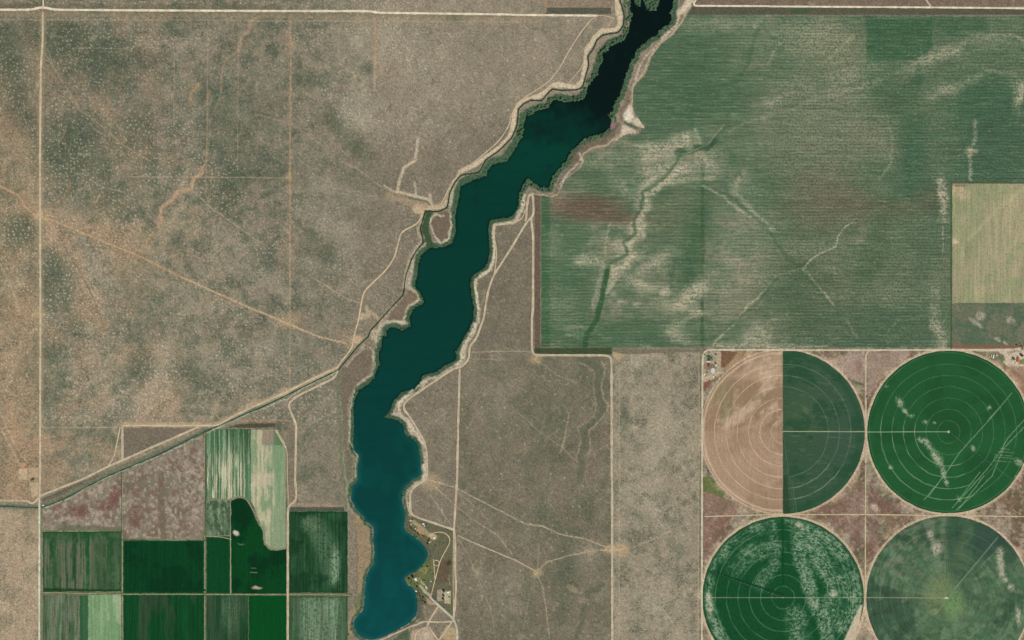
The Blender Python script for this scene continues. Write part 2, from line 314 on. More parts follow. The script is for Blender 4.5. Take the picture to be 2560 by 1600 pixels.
    for s_, w_, col, a in (
        ("00: -100,185 2330,190; 10: 0,197 1100,200 2419,207; 20: 0,207 240,207 300,150", 1.5, TAN, .6),
        ("00: 405,110 405,400 385,640 380,1300; 01: 378,0 380,800 382,1500; 02: 380,700 378,1500", 8, (164, 142, 112), .6),
        ("01: 0,245 180,340 230,430 300,495 385,540 500,570 900,740 1300,900 1700,1100 2410,1420; 12: 180,-20 400,80 600,160 840,215", 2.2, (196, 166, 132), 1.0),
        ("01: 0,245 180,340 230,430 300,495 385,540 500,570 900,740 1300,900 1700,1100", 6, (160, 136, 106), .35),
        ("10: 325,190 330,550 322,1500; 11: 320,0 320,1500; 12: 320,0 318,650", 1.7, TAN, .7), ("10: 325,190 330,550 322,1500; 11: 320,0 320,700", 5, (164, 138, 106), .3),
        ("10: 1125,130 1120,870", 2.6, TAN, .8), ("10: 1110,130 1105,500", 7, (150, 130, 104), .4),
        ("00: 1965,-100 1955,1500; 01: 1950,0 1945,350", 1.1, TAN, .55), ("00: 2255,200 2245,1500", 1.0, TAN, .45), ("00: 1650,500 1640,1200", 1.1, TAN, .5),
        ("01: 1210,158 2419,165; 11: 0,170 330,170", 1.4, TAN, .6), ("10: 785,260 780,520", 1.1, TAN, .5), ("10: 905,200 905,480", 1.1, TAN, .4),
        ("00: 690,455 1200,460 1400,400 1760,360 1900,365 1980,400", 1.2, PAL, .4), ("00: 420,500 560,720 760,1040 960,1190 1180,1380 1400,1512", 2, (176, 150, 116), .5),
        ("01: 850,180 960,250 1150,300", 1.2, PAL, .5), ("01: 1820,290 2000,460 2280,650 2400,740; 11: 0,750 60,790", 1.3, PAL, .5), ("01: 1330,400 1500,560 1960,740 2260,980", 1.4, TAN, .4),
        ("01: 560,720 640,880 760,1060 880,1300 960,1500", 1.2, (84, 82, 66), .5), ("01: 0,980 120,1230 180,1440", 1.8, PAL, .5), ("02: 0,860 60,1020 200,1280; 02: 200,1280 260,1340", 2.2, (184, 164, 134), .6), ("02: 0,1010 150,1300 200,1380", 2.6, (186, 166, 136), .6),
        ("02: 400,1015 1150,1015", 1.3, PAL, .6), ("02: 750,1240 950,1010 1180,720 1380,420 1560,180 1700,20", 1.6, (160, 148, 126), .45), ("02: 960,500 1110,620 1200,700 1420,780", 1.2, PAL, .4),
        ("11: 210,240 320,330", 1, PAL, .4), ("10: 1160,980 1320,1170 1500,1380", 1.4, TAN, .55), ("10: 0,1080 330,1170 480,1270 660,1400", 2.2, (164, 144, 118), .5),
        ("11: 500,1090 700,1210 870,1320 980,1345", 1.4, PAL, .55), ("11: 870,850 940,1060 960,1200", 1, PAL, .35), ("11: 820,20 960,80 1180,250 1330,320", 1.4, PAL, .45), ("11: 980,345 1150,335", 1, PAL, .4),
        # washes
        ("01: 1920,70 1900,130 1830,170 1800,270 1680,300 1620,380 1520,450 1520,590", 4.6, ORG, 1.0), ("01: 1520,590 1430,700 1330,870 1270,960", 2.2, (180, 146, 110), .75), ("01: 1190,850 1100,970", 2, ORG, .5),
        ("00: 2420,175 2360,200 2350,300 2290,320 2250,480", 4.2, (174, 148, 122), .75), ("00: 2250,480 2140,560 2100,650 2090,850", 3.2, (170, 146, 120), .6), ("00: 2090,850 2060,980 1990,1100 1975,1300 1965,1500; 01: 1950,0 1925,60", 2.0, (172, 150, 124), .3), ("00: 1880,790 1800,880 1800,970", 4.2, (170, 144, 112), .7), ("00: 1980,870 1950,990", 3.4, (172, 138, 102), .6),
        ("00: 1965,1000 1950,1500; 01: 1950,0 1945,100", 2.6, (164, 138, 108), .4), ("01: 670,220 610,330 530,470", 3, (160, 128, 92), .6), ("00: 620,1210 600,1280 550,1360", 2, (176, 138, 108), .6), ("01: 945,320 905,400", 1.8, PAL, .7),
        ("10: 1530,1310 1520,1420 1500,1510; 11: 1510,0 1400,70 1360,180 1335,300 1500,340 1620,370 1670,440", 3.6, CRM, .85), ("11: 1500,210 1510,320", 2.6, CRM, .7), ("11: 1210,240 1330,310", 2, CRM, .7), ("11: 1640,320 1660,420", 3, CRM, .7),
        ("11: 1440,352 1560,385 1620,385 1660,440", 1.6, (84, 92, 70), .8),
        # star of trails east of the lake
        ("13: 1640,0 1880,70 2419,350; 23: 120,410 300,440 450,510 700,560 900,635", 1.6, PAL, .75), ("13: 1690,60 1860,220 2020,350 2290,530 2419,700", 1.3, PAL, .55), ("13: 1640,130 1850,440", 1.3, PAL, .5),
        ("13: 1900,530 2000,700 2110,960 2230,1250 2260,1500", 1.0, PAL, .35), ("13: 1910,120 2120,290 2280,500", 1.0, PAL, .35),
        ("23: 240,860 340,770 560,710 800,665 1015,660", 1.5, PAL, .8), ("23: 240,880 290,1020 320,1200 355,1500", 1.3, PAL, .6), ("23: 240,860 260,600", 1.1, PAL, .45), ("23: 200,960 150,1170 90,1500", 1.0, PAL, .3),
        ("22: 1015,350 1015,1512; 23: 1015,0 1010,1510", 1.1, (188, 172, 146), .6), ("22: 985,350 985,1512", .9, (178, 162, 136), .35), ("22: 1765,300 1770,1512; 23: 1762,0 1758,1510", 1.2, (184, 160, 134), .5), ("22: 1781,300 1785,1512; 23: 1778,0 1778,1510", 1.3, (88, 88, 68), .8),
        ("22: 0,290 180,300", 1.1, PAL, .5), ("12: 2040,305 2419,290", 1.2, PAL, .6), ("12: 2040,370 2419,375", 1, PAL, .4), ("22: 250,380 420,520 620,590", 1.1, PAL, .45), ("22: 0,820 240,1040 480,1210 680,1400", 1.1, PAL, .45),
        ("22: 540,880 500,1100 460,1240", 1.6, PAL, .55), ("23: 1130,640 1310,570 1500,480 1760,370", 1.4, PAL, .45), ("23: 1120,780 1300,960 1420,1200 1560,1400", 1.5, (166, 150, 126), .45), ("23: 1420,1200 1560,1420", 1.2, PAL, .4),
    ): c.stroke(s_, w_, col, a, soft=.6, warp=.25, patchy=.35)
    # grassed swale in the east
    c.stroke("22: 660,360 760,420 850,480 810,560 800,660 850,780 850,880 760,960 680,1060 690,1180 650,1300 660,1400; 22: 640,1512", 9.0, (99, 103, 84), .8, soft=.45)
    c.stroke("22: 850,390 890,470 840,580 860,720 910,800 860,920 720,1060 740,1190 720,1280", 1.8, (168, 148, 126), .7); c.stroke("22: 640,400 780,480 770,560 800,800 760,920 620,1010 650,1150 610,1300", 1.8, (160, 144, 122), .6)
    c.stroke("23: 720,1060 800,1040 860,990; 23: 720,1060 690,1200 660,1350 600,1500", 6, (92, 98, 78), .6, soft=.5)
    c.blob(1478, 1378, 14, 9, (166, 148, 126), .7); c.blob(1432, 1472, 18, 7, (158, 144, 118), .6, .5); c.blob(1460, 1500, 12, 8, (160, 142, 120), .5)
    # bare trampled spots
    for (bx, by, r, a) in ((1552, 1374, 20, .75), (1522, 1374, 13, .8), (1340, 1432, 12, .8), (1075, 1205, 22, .6), (880, 860, 18, .5), (104, 540, 18, .7), (1338, 897, 14, .7), (1548, 886, 14, .7), (724, 442, 16, .5), (100, 785, 14, .6), (100, 1065, 8, .6), (724, 800, 22, .4)):
        c.blob(bx, by, r, r * .8, (196, 170, 130), a, soft=.8, patchy=.4)
    # verge strips
    c.poly([(1351, 0), (1530, 0), (1530, 18), (1351, 18)], (142, 122, 102), .5); c.poly([(1364, 19), (1526, 19), (1529, 35), (1362, 35)], (84, 86, 74), .9); c.stroke([(1364, -40), (1364, 30)], 2.5, (168, 138, 104), .8, warp=.2)
    c.stroke([(0, 19), (100, 12)], 7, (104, 94, 74), .6); c.stroke([(110, 17), (700, 19)], 7, (100, 98, 78), .5, patchy=.5); c.stroke([(-60, 32), (1300, 40)], 5, (120, 112, 88), .45, patchy=.4)
    c.stroke([(0, 36), (106, 36), (640, 40), (1350, 48)], 6, (156, 140, 112), .45, patchy=.5)
    c.poly([(1728, 17), (2720, 22), (2720, 38), (1718, 36)], (88, 88, 72), .95); c.poly([(1980, 22), (2020, 22), (2020, 34), (1980, 34)], (64, 92, 62), .7, 4, .6)
    c.poly([(1337, 484), (1352, 484), (1352, 884), (1337, 884)], (104, 90, 76), .9); c.poly([(1336, 870), (1530, 869), (1530, 886), (1336, 886)], (62, 76, 52), .9, 1); c.poly([(1530, 872), (1756, 874), (1756, 880), (1560, 886), (1530, 878)], (118, 112, 92), .9)
    c.poly([(2376, 868), (2720, 868), (2720, 876), (2376, 873)], (136, 92, 74), .8, 1)
    # corner between canal road and canal
    c.poly("03: 385,180 2000,-500 2000,-440 420,250", (92, 92, 76), .85, 1.0); c.poly("02: 1170,1020 1860,1020 1170,1325", (120, 110, 95), .9, 1.0)
    c.stroke(CANAL_S, 12, (140, 129, 108), .7, soft=.5); c.stroke(CANAL_S, 5.5, (92, 108, 86), .7, soft=.4, patchy=.5)
    c.stroke("12: 760,490 500,622 310,735 0,860; 02: 2400,860 1920,1090 1500,1290 980,1500; 03: 620,190 430,262", 1.2, (200, 194, 172), .85, patchy=.4)
    c.stroke("12: 780,480 800,900 810,1300 830,1512; 13: 850,0 860,260", 5.5, (112, 118, 92), .85, soft=.5, patchy=.5); c.stroke("12: 800,500 815,1100 840,1500; 13: 860,0 870,300", 1.3, (178, 176, 150), .6, patchy=.8)
    c.poly("12: 830,900 880,900 890,1200 950,1400 940,1512 860,1512", (108, 106, 86), .7, 3, .4)
    c.poly('12: 960,270 1100,300 1100,500 1040,550 940,620 900,700 860,900 810,880 790,480', (116, 105, 89), .8, 3, .4); c.stroke("12: 940,620 830,900 820,1200", 6, (118, 104, 86), .5)
    # west bank of the southern basin
    c.poly("13: 850,280 950,290 1010,350 1100,470 1110,780 1040,900 1020,1060 1000,1240 930,1300 920,1420 860,1512 840,1500 900,1200 880,1000", (150, 132, 104), .9, 3, .3)
    c.stroke("13: 880,300 900,600 915,900 920,1180", 8.5, (138, 130, 112), .95, soft=.3); c.fill((92, 92, 76), dots(x, y, 3.6, 1.2, 6, .8) * .7 * (np.abs(x - 881 - (y - 1290) * .02) < 9) * (y > 1278) * (y < 1520))
    c.poly("13: 1010,1060 1030,1100 1010,1220 960,1280 930,1200 970,1080", (104, 112, 78), .8, 2, .5); c.stroke("13: 940,420 960,900 930,1180", 1.6, (110, 100, 80), .6)
    c.stroke("13: 860,1180 840,1340 850,1512", 3, (98, 110, 82), .7)
    c.poly("13: 310,215 790,235 790,260 310,252", (168, 140, 116), .7, 1.5); c.poly("13: 320,255 830,255 840,300 320,296", (72, 84, 68), .85, 1.5)
    c.poly("02: 2240,985 2419,975; 12: 0,975 180,975 185,1010 20,1020; 02: 2380,1020 2160,1015", (72, 72, 54), .85, 1.5); c.stroke("02: 2240,950 2419,948; 12: 0,958 350,955", 1.6, (176, 136, 108), .8)
    c.stroke("02: 1150,985 2060,990 2419,780; 12: 0,800 300,680 780,450", 6, (184, 160, 128), .8, soft=.7); c.blob(715, 978, 14, 10, (188, 164, 132), .7)
    # pads in the far west
    for q, col in (([(47, 1171), (68, 1170), (69, 1198), (47, 1199)], (206, 184, 152)), ([(71, 1169), (96, 1168), (96, 1193), (71, 1194)], (190, 164, 132)), ([(47, 1158), (66, 1158), (66, 1168), (47, 1170)], (190, 148, 112)), ([(72, 1208), (98, 1206), (96, 1240), (80, 1244)], (198, 176, 142))):
        c.poly(q, col, .65, 1.0)
    c.stroke([(46, 1169.5), (96, 1167)], .9, (120, 104, 84), .7, warp=0); c.stroke([(69.5, 1160), (70, 1246)], .8, (130, 112, 92), .6, warp=0)
    # shores of the lake
    d = lake_d(x, y); near = np.nonzero((d < 46) & (d > -6))[0]
    if len(near):
        xs, ys, dn_ = x[near], y[near], d[near]
        g = fbm(xs / 5, ys / 5, 3, 61); north = 1 - ss(420, 640, ys)
        easts = xs > np.interp(ys, [0, 300, 480, 620, 870, 1000, 1300, 1600], [1640, 1500, 1270, 1150, 1020, 930, 1000, 970])
        wband = 5.5 + 7 * g + (3 + 5 * (~easts)) * north + 2.5 * ss(380, 600, ys) * (1 - ss(880, 1000, ys)) * (~easts)
        cream = (1 - ss(2, 5, np.abs(dn_ - wband - 3))) * (.45 + .2 * (ys > 600)) * (1 - .7 * (ys > 1300)) * (1 - .75 * (~easts) * (ys > 860)) * (1 - .8 * north) * np.clip(g * 2 - .3, 0, 1)
        c.fill((210, 198, 174), np.clip(cream * 1.15, 0, 1), near)
        c.fill((74, 100, 76), (1 - ss(wband - 2, wband + 1.5, dn_)) * .92, near)
        c.fill((46, 66, 44), (1 - ss(wband - 2, wband + 1, dn_)) * ss(.5, .7, fbm(xs / 3, ys / 3, 2, 66)) * .6, near)
        mud = (1 - ss(2, 6, dn_)) * (ys > 1240) * np.clip(fbm(xs / 18, ys / 18, 2, 67) * 4 - 1.5, 0, 1)
        c.fill((136, 124, 112), mud * .9, near)
    NB = "20: 1740,-60 1690,40 1590,110 1560,240 1480,310 1390,410 1290,500 1220,600 1180,720 1140,790"
    c.stroke(NB, 6, (126, 111, 96), .85, soft=.4); c.stroke(NB, 3.2, (214, 200, 176), .8, soft=.8, patchy=.9)
    c.stroke("20: 1660,70 1600,220 1500,330 1400,410 1300,550 1250,680 1140,820 1140,950 1110,1040", 2.4, (180, 164, 134), .9, warp=.3)
    c.stroke("20: 1720,-100 1650,60 1590,110", 8, (216, 200, 172), .85, soft=.6)
    c.stroke("20: 1110,870 1080,980 1040,1040 1035,1120", 5.5, (122, 108, 92), .8); c.stroke("20: 1000,1180 880,1330 720,1370 620,1430 600,1500; 21: 580,60 450,230 430,310", 7, (112, 100, 84), .85)
    c.stroke("20: 1040,1250 900,1370 750,1400 680,1450 640,1510; 21: 680,0 630,100 500,180 440,320 360,350 270,330 190,315", 1.8, (186, 168, 138), .9, warp=.3)
    c.stroke("21: 620,30 560,90; 21: 470,210 440,270", 3, (206, 196, 182), .7, patchy=.9); c.stroke("20: 640,1440 660,1500", 3, (206, 196, 178), .7, patchy=.8)
    c.blob(1571, 291, 12, 17, (226, 214, 192), .97, .05, soft=.45, warp=.5, patchy=.15); c.blob(1575, 272, 6, 12, (226, 206, 184), .9); c.blob(1592, 305, 12, 10, (208, 198, 172), .85, .6); c.blob(1600, 315, 14, 5, (196, 184, 160), .8, .5)
    c.poly([(1556, 313), (1562, 312), (1592, 330), (1588, 334), (1570, 334), (1552, 340)], (222, 202, 180), .85, 3.5, 1.0, .2); c.stroke([(1553, 338), (1540, 352)], 3, (206, 192, 156), .8)
    c.stroke([(1562, 306), (1575, 312), (1590, 320)], 2.5, (76, 100, 76), .9); c.poly([(1531, 303), (1541, 308), (1534, 324), (1524, 322)], (150, 116, 116), .95, .8); c.stroke([(1532, 294), (1533, 303)], 2.2, (160, 150, 138), .8, warp=0)
    # canal bank, spoil and berm
    c.stroke("20: 990,-100 1000,60 1020,160 1020,230 990,280 850,290 790,350 700,480 695,600 665,760 610,820 550,815 470,800 400,805 340,850 260,905 150,935 60,990 20,1100 5,1220; 10: 2400,1290 2300,1400 2150,1500; 11: 2040,60 1930,110", 5.6, (206, 188, 158), .92, soft=.3, warp=.5)
    c.stroke("20: 1090,0 1100,240; 20: 1040,320 900,350 820,430 770,560 740,700 700,800 600,880 400,870 300,960 170,970 90,1040", 4.5, (150, 132, 116), .8, soft=.5); c.blob(1400, 212, 13, 8, (210, 194, 166), .8)
    c.stroke("11: 1930,120 1850,250 1800,400 1760,450 1600,460 1570,520", 7, (196, 176, 146), .85, soft=.5); c.blob(1052, 522, 20, 11, (204, 182, 150), .9); c.stroke("11: 1600,440 1400,380 1250,340", 8, (176, 152, 122), .6, soft=.8)
    c.stroke(CANAL_N, 3.6, (168, 156, 130), .7, soft=.4, warp=.1); c.stroke(CANAL_N, 2.2, (60, 78, 56), .9, soft=.4, warp=.05)
    # peninsula
    c.stroke("11: 1640,500 1600,620 1620,760 1660,830", 8, (62, 84, 58), .95, soft=.3); c.poly("11: 1690,510 1640,600 1690,720 1750,780 1820,740 1840,630 1835,500", (116, 102, 86), .95, 1.0); c.stroke("11: 1780,530 1690,510 1640,600 1690,720 1750,780 1820,740 1840,630 1835,500", 2.6, (204, 190, 164), .85, patchy=.5)
    c.stroke("11: 1860,290 1850,400 1830,440", 4, (196, 186, 160), .7, patchy=.8); c.stroke("11: 1700,480 1790,500", 3, (120, 104, 88), .6)
    c.poly("11: 1480,1200 1560,1320 1480,1370 1420,1440 1400,1512 1220,1512 1330,1380 1420,1270", (122, 108, 90), .9, 1.5, .3); c.stroke("11: 1470,1200 1550,1320 1450,1370 1410,1440 1400,1500", 3, (198, 184, 156), .8, patchy=.6); c.stroke("11: 1290,1400 1220,1500; 12: 1150,80 1100,110", 5, (190, 170, 142), .6, patchy=.7)
    c.stroke("12: 1180,40 1300,12 1430,30", 3, (196, 182, 156), .8, patchy=.6); c.blob(940, 838, 15, 16, (186, 172, 146), .8, patchy=.8); c.stroke("12: 860,430 950,320 1030,240", 3, (190, 176, 148), .7, patchy=.6)
    c.stroke("12: 1110,300 1120,400 1100,520 1040,550 960,610", 2.4, (194, 180, 152), .8, patchy=.5); c.stroke("12: 930,660 890,850 885,1150 960,1290 945,1400 940,1500", 1.8, (190, 178, 150), .85, patchy=.4); c.stroke("12: 1040,240 1120,310", 1, (196, 178, 150), .6)
    c.stroke("11: 1480,960 1440,1100 1420,1200", 4.5, (190, 178, 152), .65, patchy=.8); c.blob(910, 790, 16, 9, (204, 182, 148), .8, -.6, patchy=.4); c.stroke("11: 1050,1400 1100,1460 1160,1490", 5, (196, 174, 142), .7, patchy=.6); c.blob(893, 850, 16, 12, (200, 172, 136), .7, -.8)
    c.stroke("11: 1570,580 1530,660 1560,760; 11: 1500,850 1450,920 1420,1060 1400,1200", 3.5, (186, 170, 144), .75, patchy=.5)
    # east shore cuts
    for s_, w_ in (("12: 2075,40 2030,140 1960,260 1960,390 1900,430", 6), ("11: 2100,1500 2090,1300 2075,1150 2130,1080 2220,1030 2255,900 2240,700 2255,610 2410,590", 2.8), ("12: 1600,580 1500,650; 12: 1400,740 1360,780 1345,870 1430,950 1500,1060 1580,1160", 4), ("12: 1590,1380 1590,1500", 6), ("21: 110,330 90,450 40,560 0,590", 5)):
        c.stroke(s_, w_, (212, 198, 172), .95, soft=.6, warp=.9, patchy=.6)
    c.stroke("11: 2160,1240 2100,1500", 3, (160, 146, 122), .5)
    # lakeside park and yards
    c.poly("13: 1400,340 1470,340 1700,430 1870,480 1870,1290 1720,1190 1540,1180 1500,1050 1400,900 1600,740 1640,700 1420,480", (98, 98, 74), .85, 2, .3)
    c.poly("13: 1590,760 1680,760 1690,900 1620,990 1600,1050 1510,1030 1400,960 1450,890 1540,850", (104, 112, 72), .85, 1.5, .5, .2); c.blob(1040, 1449, 12, 8, (136, 138, 100), .7); c.blob(1060, 1425, 12, 8, (150, 146, 96), .7); c.blob(1053, 1467, 8, 8, (82, 100, 52), .9, warp=.3)
    c.poly("13: 1740,750 1840,760 1840,960 1720,970 1700,900", (100, 82, 66), .7, 5, 1.0, .3); c.blob(1122, 1408, 6, 7, (62, 60, 40), .7); c.stroke("13: 1830,900 1832,990", 1.2, (172, 172, 146), .6, patchy=.5)
    c.poly([(1093, 1474), (1107, 1474), (1107, 1502), (1092, 1503)], (164, 152, 132), .95, .6); c.poly([(1110, 1477), (1127, 1477), (1126, 1510), (1110, 1508)], (190, 178, 144), .9, 1.0, .2); c.poly([(1078, 1488), (1091, 1488), (1090, 1502), (1083, 1502)], (88, 88, 80), .9, .6)
    c.poly("13: 1610,1110 1640,1130 1710,1180 1620,1180", (176, 150, 124), .9, 1); c.blob(1094, 1525, 10, 8, (166, 146, 112), .6)
    c.stroke("13: 1460,385 1530,420 1560,450 1640,520 1680,540", 5.5, (176, 158, 122), .85, soft=.5, patchy=.3); c.blob(1052, 1330, 12, 8, (180, 150, 118), .8, .7); c.blob(1082, 1340, 10, 6, (184, 168, 128), .85, .6); c.stroke("13: 1555,1000 1600,1060 1640,1090", 3.6, (186, 176, 148), .9, warp=.2); c.stroke("13: 1560,950 1590,985 1610,1020", 2.4, (170, 162, 134), .8)
    c.poly("13: 1470,1420 1620,1390 1700,1512 1460,1512", (186, 166, 142), .8, 2, .5); c.blob(1068, 1590, 16, 14, (202, 180, 158), .6, patchy=.6); c.poly("13: 1800,1370 1880,1400 1890,1512 1790,1512 1740,1480", (182, 160, 122), .85, 2, .3); c.poly("13: 1340,1470 1440,1400 1450,1512 1300,1512", (76, 94, 68), .8, 1.5, .3)
    c.stroke("13: 1540,1180 1530,1240 1460,1360 1300,1450 1200,1500", 3.5, (112, 96, 80), .8); c.stroke("13: 1530,1220 1500,1300 1420,1370 1250,1460", 1.8, (170, 158, 138), .8); c.stroke("13: 1560,1190 1570,1330", 5, (100, 100, 80), .8)
    c.stroke("13: 1160,-20 1190,-20", 1, (0, 0, 0), 0)
    # farmyard west of the pivots
    c.poly([(1758, 878), (1801, 878), (1801, 932), (1778, 945), (1770, 955), (1758, 958)], (172, 158, 132), .9, 1.5, .2); c.poly([(1802, 879), (1844, 879), (1842, 892), (1825, 905), (1812, 918), (1803, 920)], (118, 90, 68), .92, 1.5, .4); c.poly([(1844, 879), (1900, 878), (1830, 925), (1810, 925)], (168, 136, 106), .85, 2, .6, patchy=.3)
    c.stroke([(1801, 880), (1800, 930)], 1.4, (196, 170, 138), .9, warp=0); c.poly([(1758, 944), (1800, 928), (1806, 932), (1760, 962)], (194, 172, 144), .85, 1.5, .3); c.poly([(1757, 955), (1780, 952), (1766, 975), (1757, 980)], (124, 80, 66), .8, 2, .3)
    c.blob(1772, 895, 12, 9, (104, 120, 92), .7); c.blob(1770, 915, 9, 11, (130, 110, 88), .7); c.blob(1782, 917, 8, 8, (104, 96, 76), .7)
    c.poly([(1756, 1190), (1777, 1190), (1812, 1236), (1806, 1246), (1756, 1228)], (94, 106, 58), .8, 3, .5); c.poly([(1757, 1228), (1860, 1262), (1800, 1330), (1757, 1410)], (136, 104, 92), .75, 5, .7, patchy=.5)
    for q in ([(2060, 1262), (2160, 1210), (2160, 1282), (2040, 1283)], [(2170, 1200), (2200, 1240), (2260, 1275), (2200, 1284), (2168, 1284)], [(2170, 1292), (2200, 1292), (2196, 1380), (2168, 1410)], [(2040, 1290), (2160, 1290), (2155, 1380), (2120, 1330)]):
        c.poly(q, (130, 98, 88), .6, 5, 1.0, patchy=.5)
    c.poly([(2060, 900), (2160, 882), (2160, 960), (2110, 940)], (168, 146, 130), .85, 3, .4); c.poly([(2168, 880), (2280, 880), (2200, 950), (2168, 1000)], (158, 138, 122), .85, 3, .4); c.blob(2148, 915, 8, 16, (136, 100, 92), .5, warp=.6)
    c.stroke([(2166, 1284), (2168, 1200)], 5, (176, 166, 144), .5, patchy=.6); c.blob(2186, 1268, 12, 9, (206, 190, 166), .7, .7, patchy=.5); c.stroke([(2100, 1596), (2130, 1560), (2152, 1520)], 9, (216, 192, 164), .85, soft=.4, patchy=.35)
    # home yard at the east edge
    c.poly([(2430, 876), (2500, 873), (2600, 868), (2620, 950), (2552, 936), (2516, 914), (2500, 900), (2470, 884)], (206, 190, 166), .9, 1.5, .2); c.poly([(2440, 880), (2494, 878), (2511, 888), (2512, 900), (2500, 908), (2476, 898), (2452, 886)], (122, 118, 92), .9, 1.2, .4); c.blob(2504, 896, 8, 10, (104, 106, 84), .7, warp=.3)
    c.poly([(2514, 880), (2550, 874), (2552, 880), (2520, 884)], (160, 140, 124), .8, 1, .3); c.poly([(2546, 858), (2554, 856), (2562, 876), (2552, 878)], (118, 128, 88), .9, 1, .3); c.poly([(2536, 868), (2552, 850), (2566, 878), (2540, 876)], (206, 190, 160), .55, 1, .3)
    c.poly([(2548, 898), (2620, 890), (2620, 912), (2546, 910)], (116, 128, 76), .9, 1, .3); c.poly([(2505, 915), (2620, 918), (2620, 1010), (2560, 990)], (152, 122, 100), .8, 3, .5); c.poly([(2534, 850), (2620, 846), (2620, 866), (2545, 862)], (142, 100, 84), .7, 3, .5)
    # tracks round the circles
    for (cx, cy, r) in ((1959.5, 1080, 203), (2371.5, 1080, 203), (1958, 1494, 202), (2370, 1494, 204)):
        dd = np.hypot(x - cx, y - cy) - r; m = (1 - ss(1.5, 4.5 + 3 * n2, np.abs(dd - 2))) * .85
        c.fill((204, 182, 154), m)
        c.fill((200, 176, 148), (1 - ss(4, 26, dd)) * ss(.5, .6, fbm(x / 24, y / 24, 3, 88)) * (dd > 0) * .6)
    # ditch banks among the fields
    for s_, w_ in (("03: 1155,-60 1155,1512", 2.4), ("03: 1935,-460 1935,1512", 3.0), ("03: 400,482 1155,487", 1.6), ("03: 1165,563 1935,570", 2), ("03: 385,1065 1155,1080 1935,1082 2419,1082; 13: 0,1082 890,1085", 3), ("03: 595,180 600,480", 1.5)):
        c.stroke(s_, w_ + 1.2, (84, 94, 66), .9, warp=.1); c.stroke(s_, w_ * .35, (182, 172, 138), .8, warp=.1, patchy=.3)
    c.poly([(96, 1268), (107, 1268), (107, 1720), (96, 1720)], (120, 122, 96), .8)
    c.poly([(714, 1060), (742, 1060), (742, 1256), (716, 1262)], (134, 118, 99), .5, 2, 1.0, .3); 
    c.c *= (0.82 + 0.32 * f1 + .16 * (vn(x / 1.3, y / 1.3, 19) - .5))[:, None]

def paint_outer(c):
    n = fbm(c.px / 300, c.py / 300, 5, 1)
    c.fill((136, 124, 104)); c.fill((104, 106, 86), ss(.45, .62, n)); c.fill((84, 100, 70), ss(.58, .66, fbm(c.px / 500, c.py / 500, 3, 9)) * .8)

GX0, GY0, GX1, GY1 = -140, -140, 2700, 1740
sheet('ground', GX0, GY0, GX1, GY1, 2.0, paint_ground, M_SOIL, 0.0, follow=True)
# land beyond the survey, out to the horizon, as a frame round the detailed sheet
def frame():
    xs = np.concatenate([np.linspace(-30000, GX0, 60), np.linspace(GX0, GX1, 30)[1:-1], np.linspace(GX1, 30000, 60)])
    ys = np.concatenate([np.linspace(-30000, GY0, 60), np.linspace(GY0, GY1, 30)[1:-1], np.linspace(GY1, 30000, 60)])
    X, Y = np.meshgrid(xs, ys, indexing='ij'); nx, ny = len(xs), len(ys); X = X.ravel(); Y = Y.ravel()
    i, j = np.meshgrid(np.arange(nx - 1), np.arange(ny - 1), indexing='ij'); a = (i * ny + j).ravel(); F = np.stack([a, a + 1, a + ny + 1, a + ny], 1)
    cx, cy = X[F].mean(1), Y[F].mean(1); F = F[~((cx > GX0) & (cx < GX1) & (cy > GY0) & (cy < GY1))]
    cv = Canvas(X, Y); paint_outer(cv)
    structure(raw_mesh('terrain', np.stack([(X - 1280) * S, (800 - Y) * S, np.full(len(X), 0.0)], 1), F, M_SOIL, cv.c))
frame()

# ------------------------------------------------------------------ water
def water_mat():
    m = bpy.data.materials.new('lake_water'); m.use_nodes = True; n = m.node_tree; b = n.nodes['Principled BSDF']
    at = n.nodes.new('ShaderNodeAttribute'); at.attribute_name = 'tint'
    n.links.new(at.outputs['Color'], b.inputs['Base Color'])
    b.inputs['Roughness'].default_value = 0.18; b.inputs['Specular IOR Level'].default_value = 0.3
    tc = n.nodes.new('ShaderNodeTexCoord'); no = n.nodes.new('ShaderNodeTexNoise'); no.inputs['Scale'].default_value = 0.25; no.inputs['Detail'].default_value = 3
    bp = n.nodes.new('ShaderNodeBump'); bp.inputs['Strength'].default_value = 0.12; bp.inputs['Distance'].default_value = 0.3
    n.links.new(tc.outputs['Object'], no.inputs['Vector']); n.links.new(no.outputs['Fac'], bp.inputs['Height']); n.links.new(bp.outputs[0], b.inputs['Normal'])
    return m
M_WATER = water_mat()
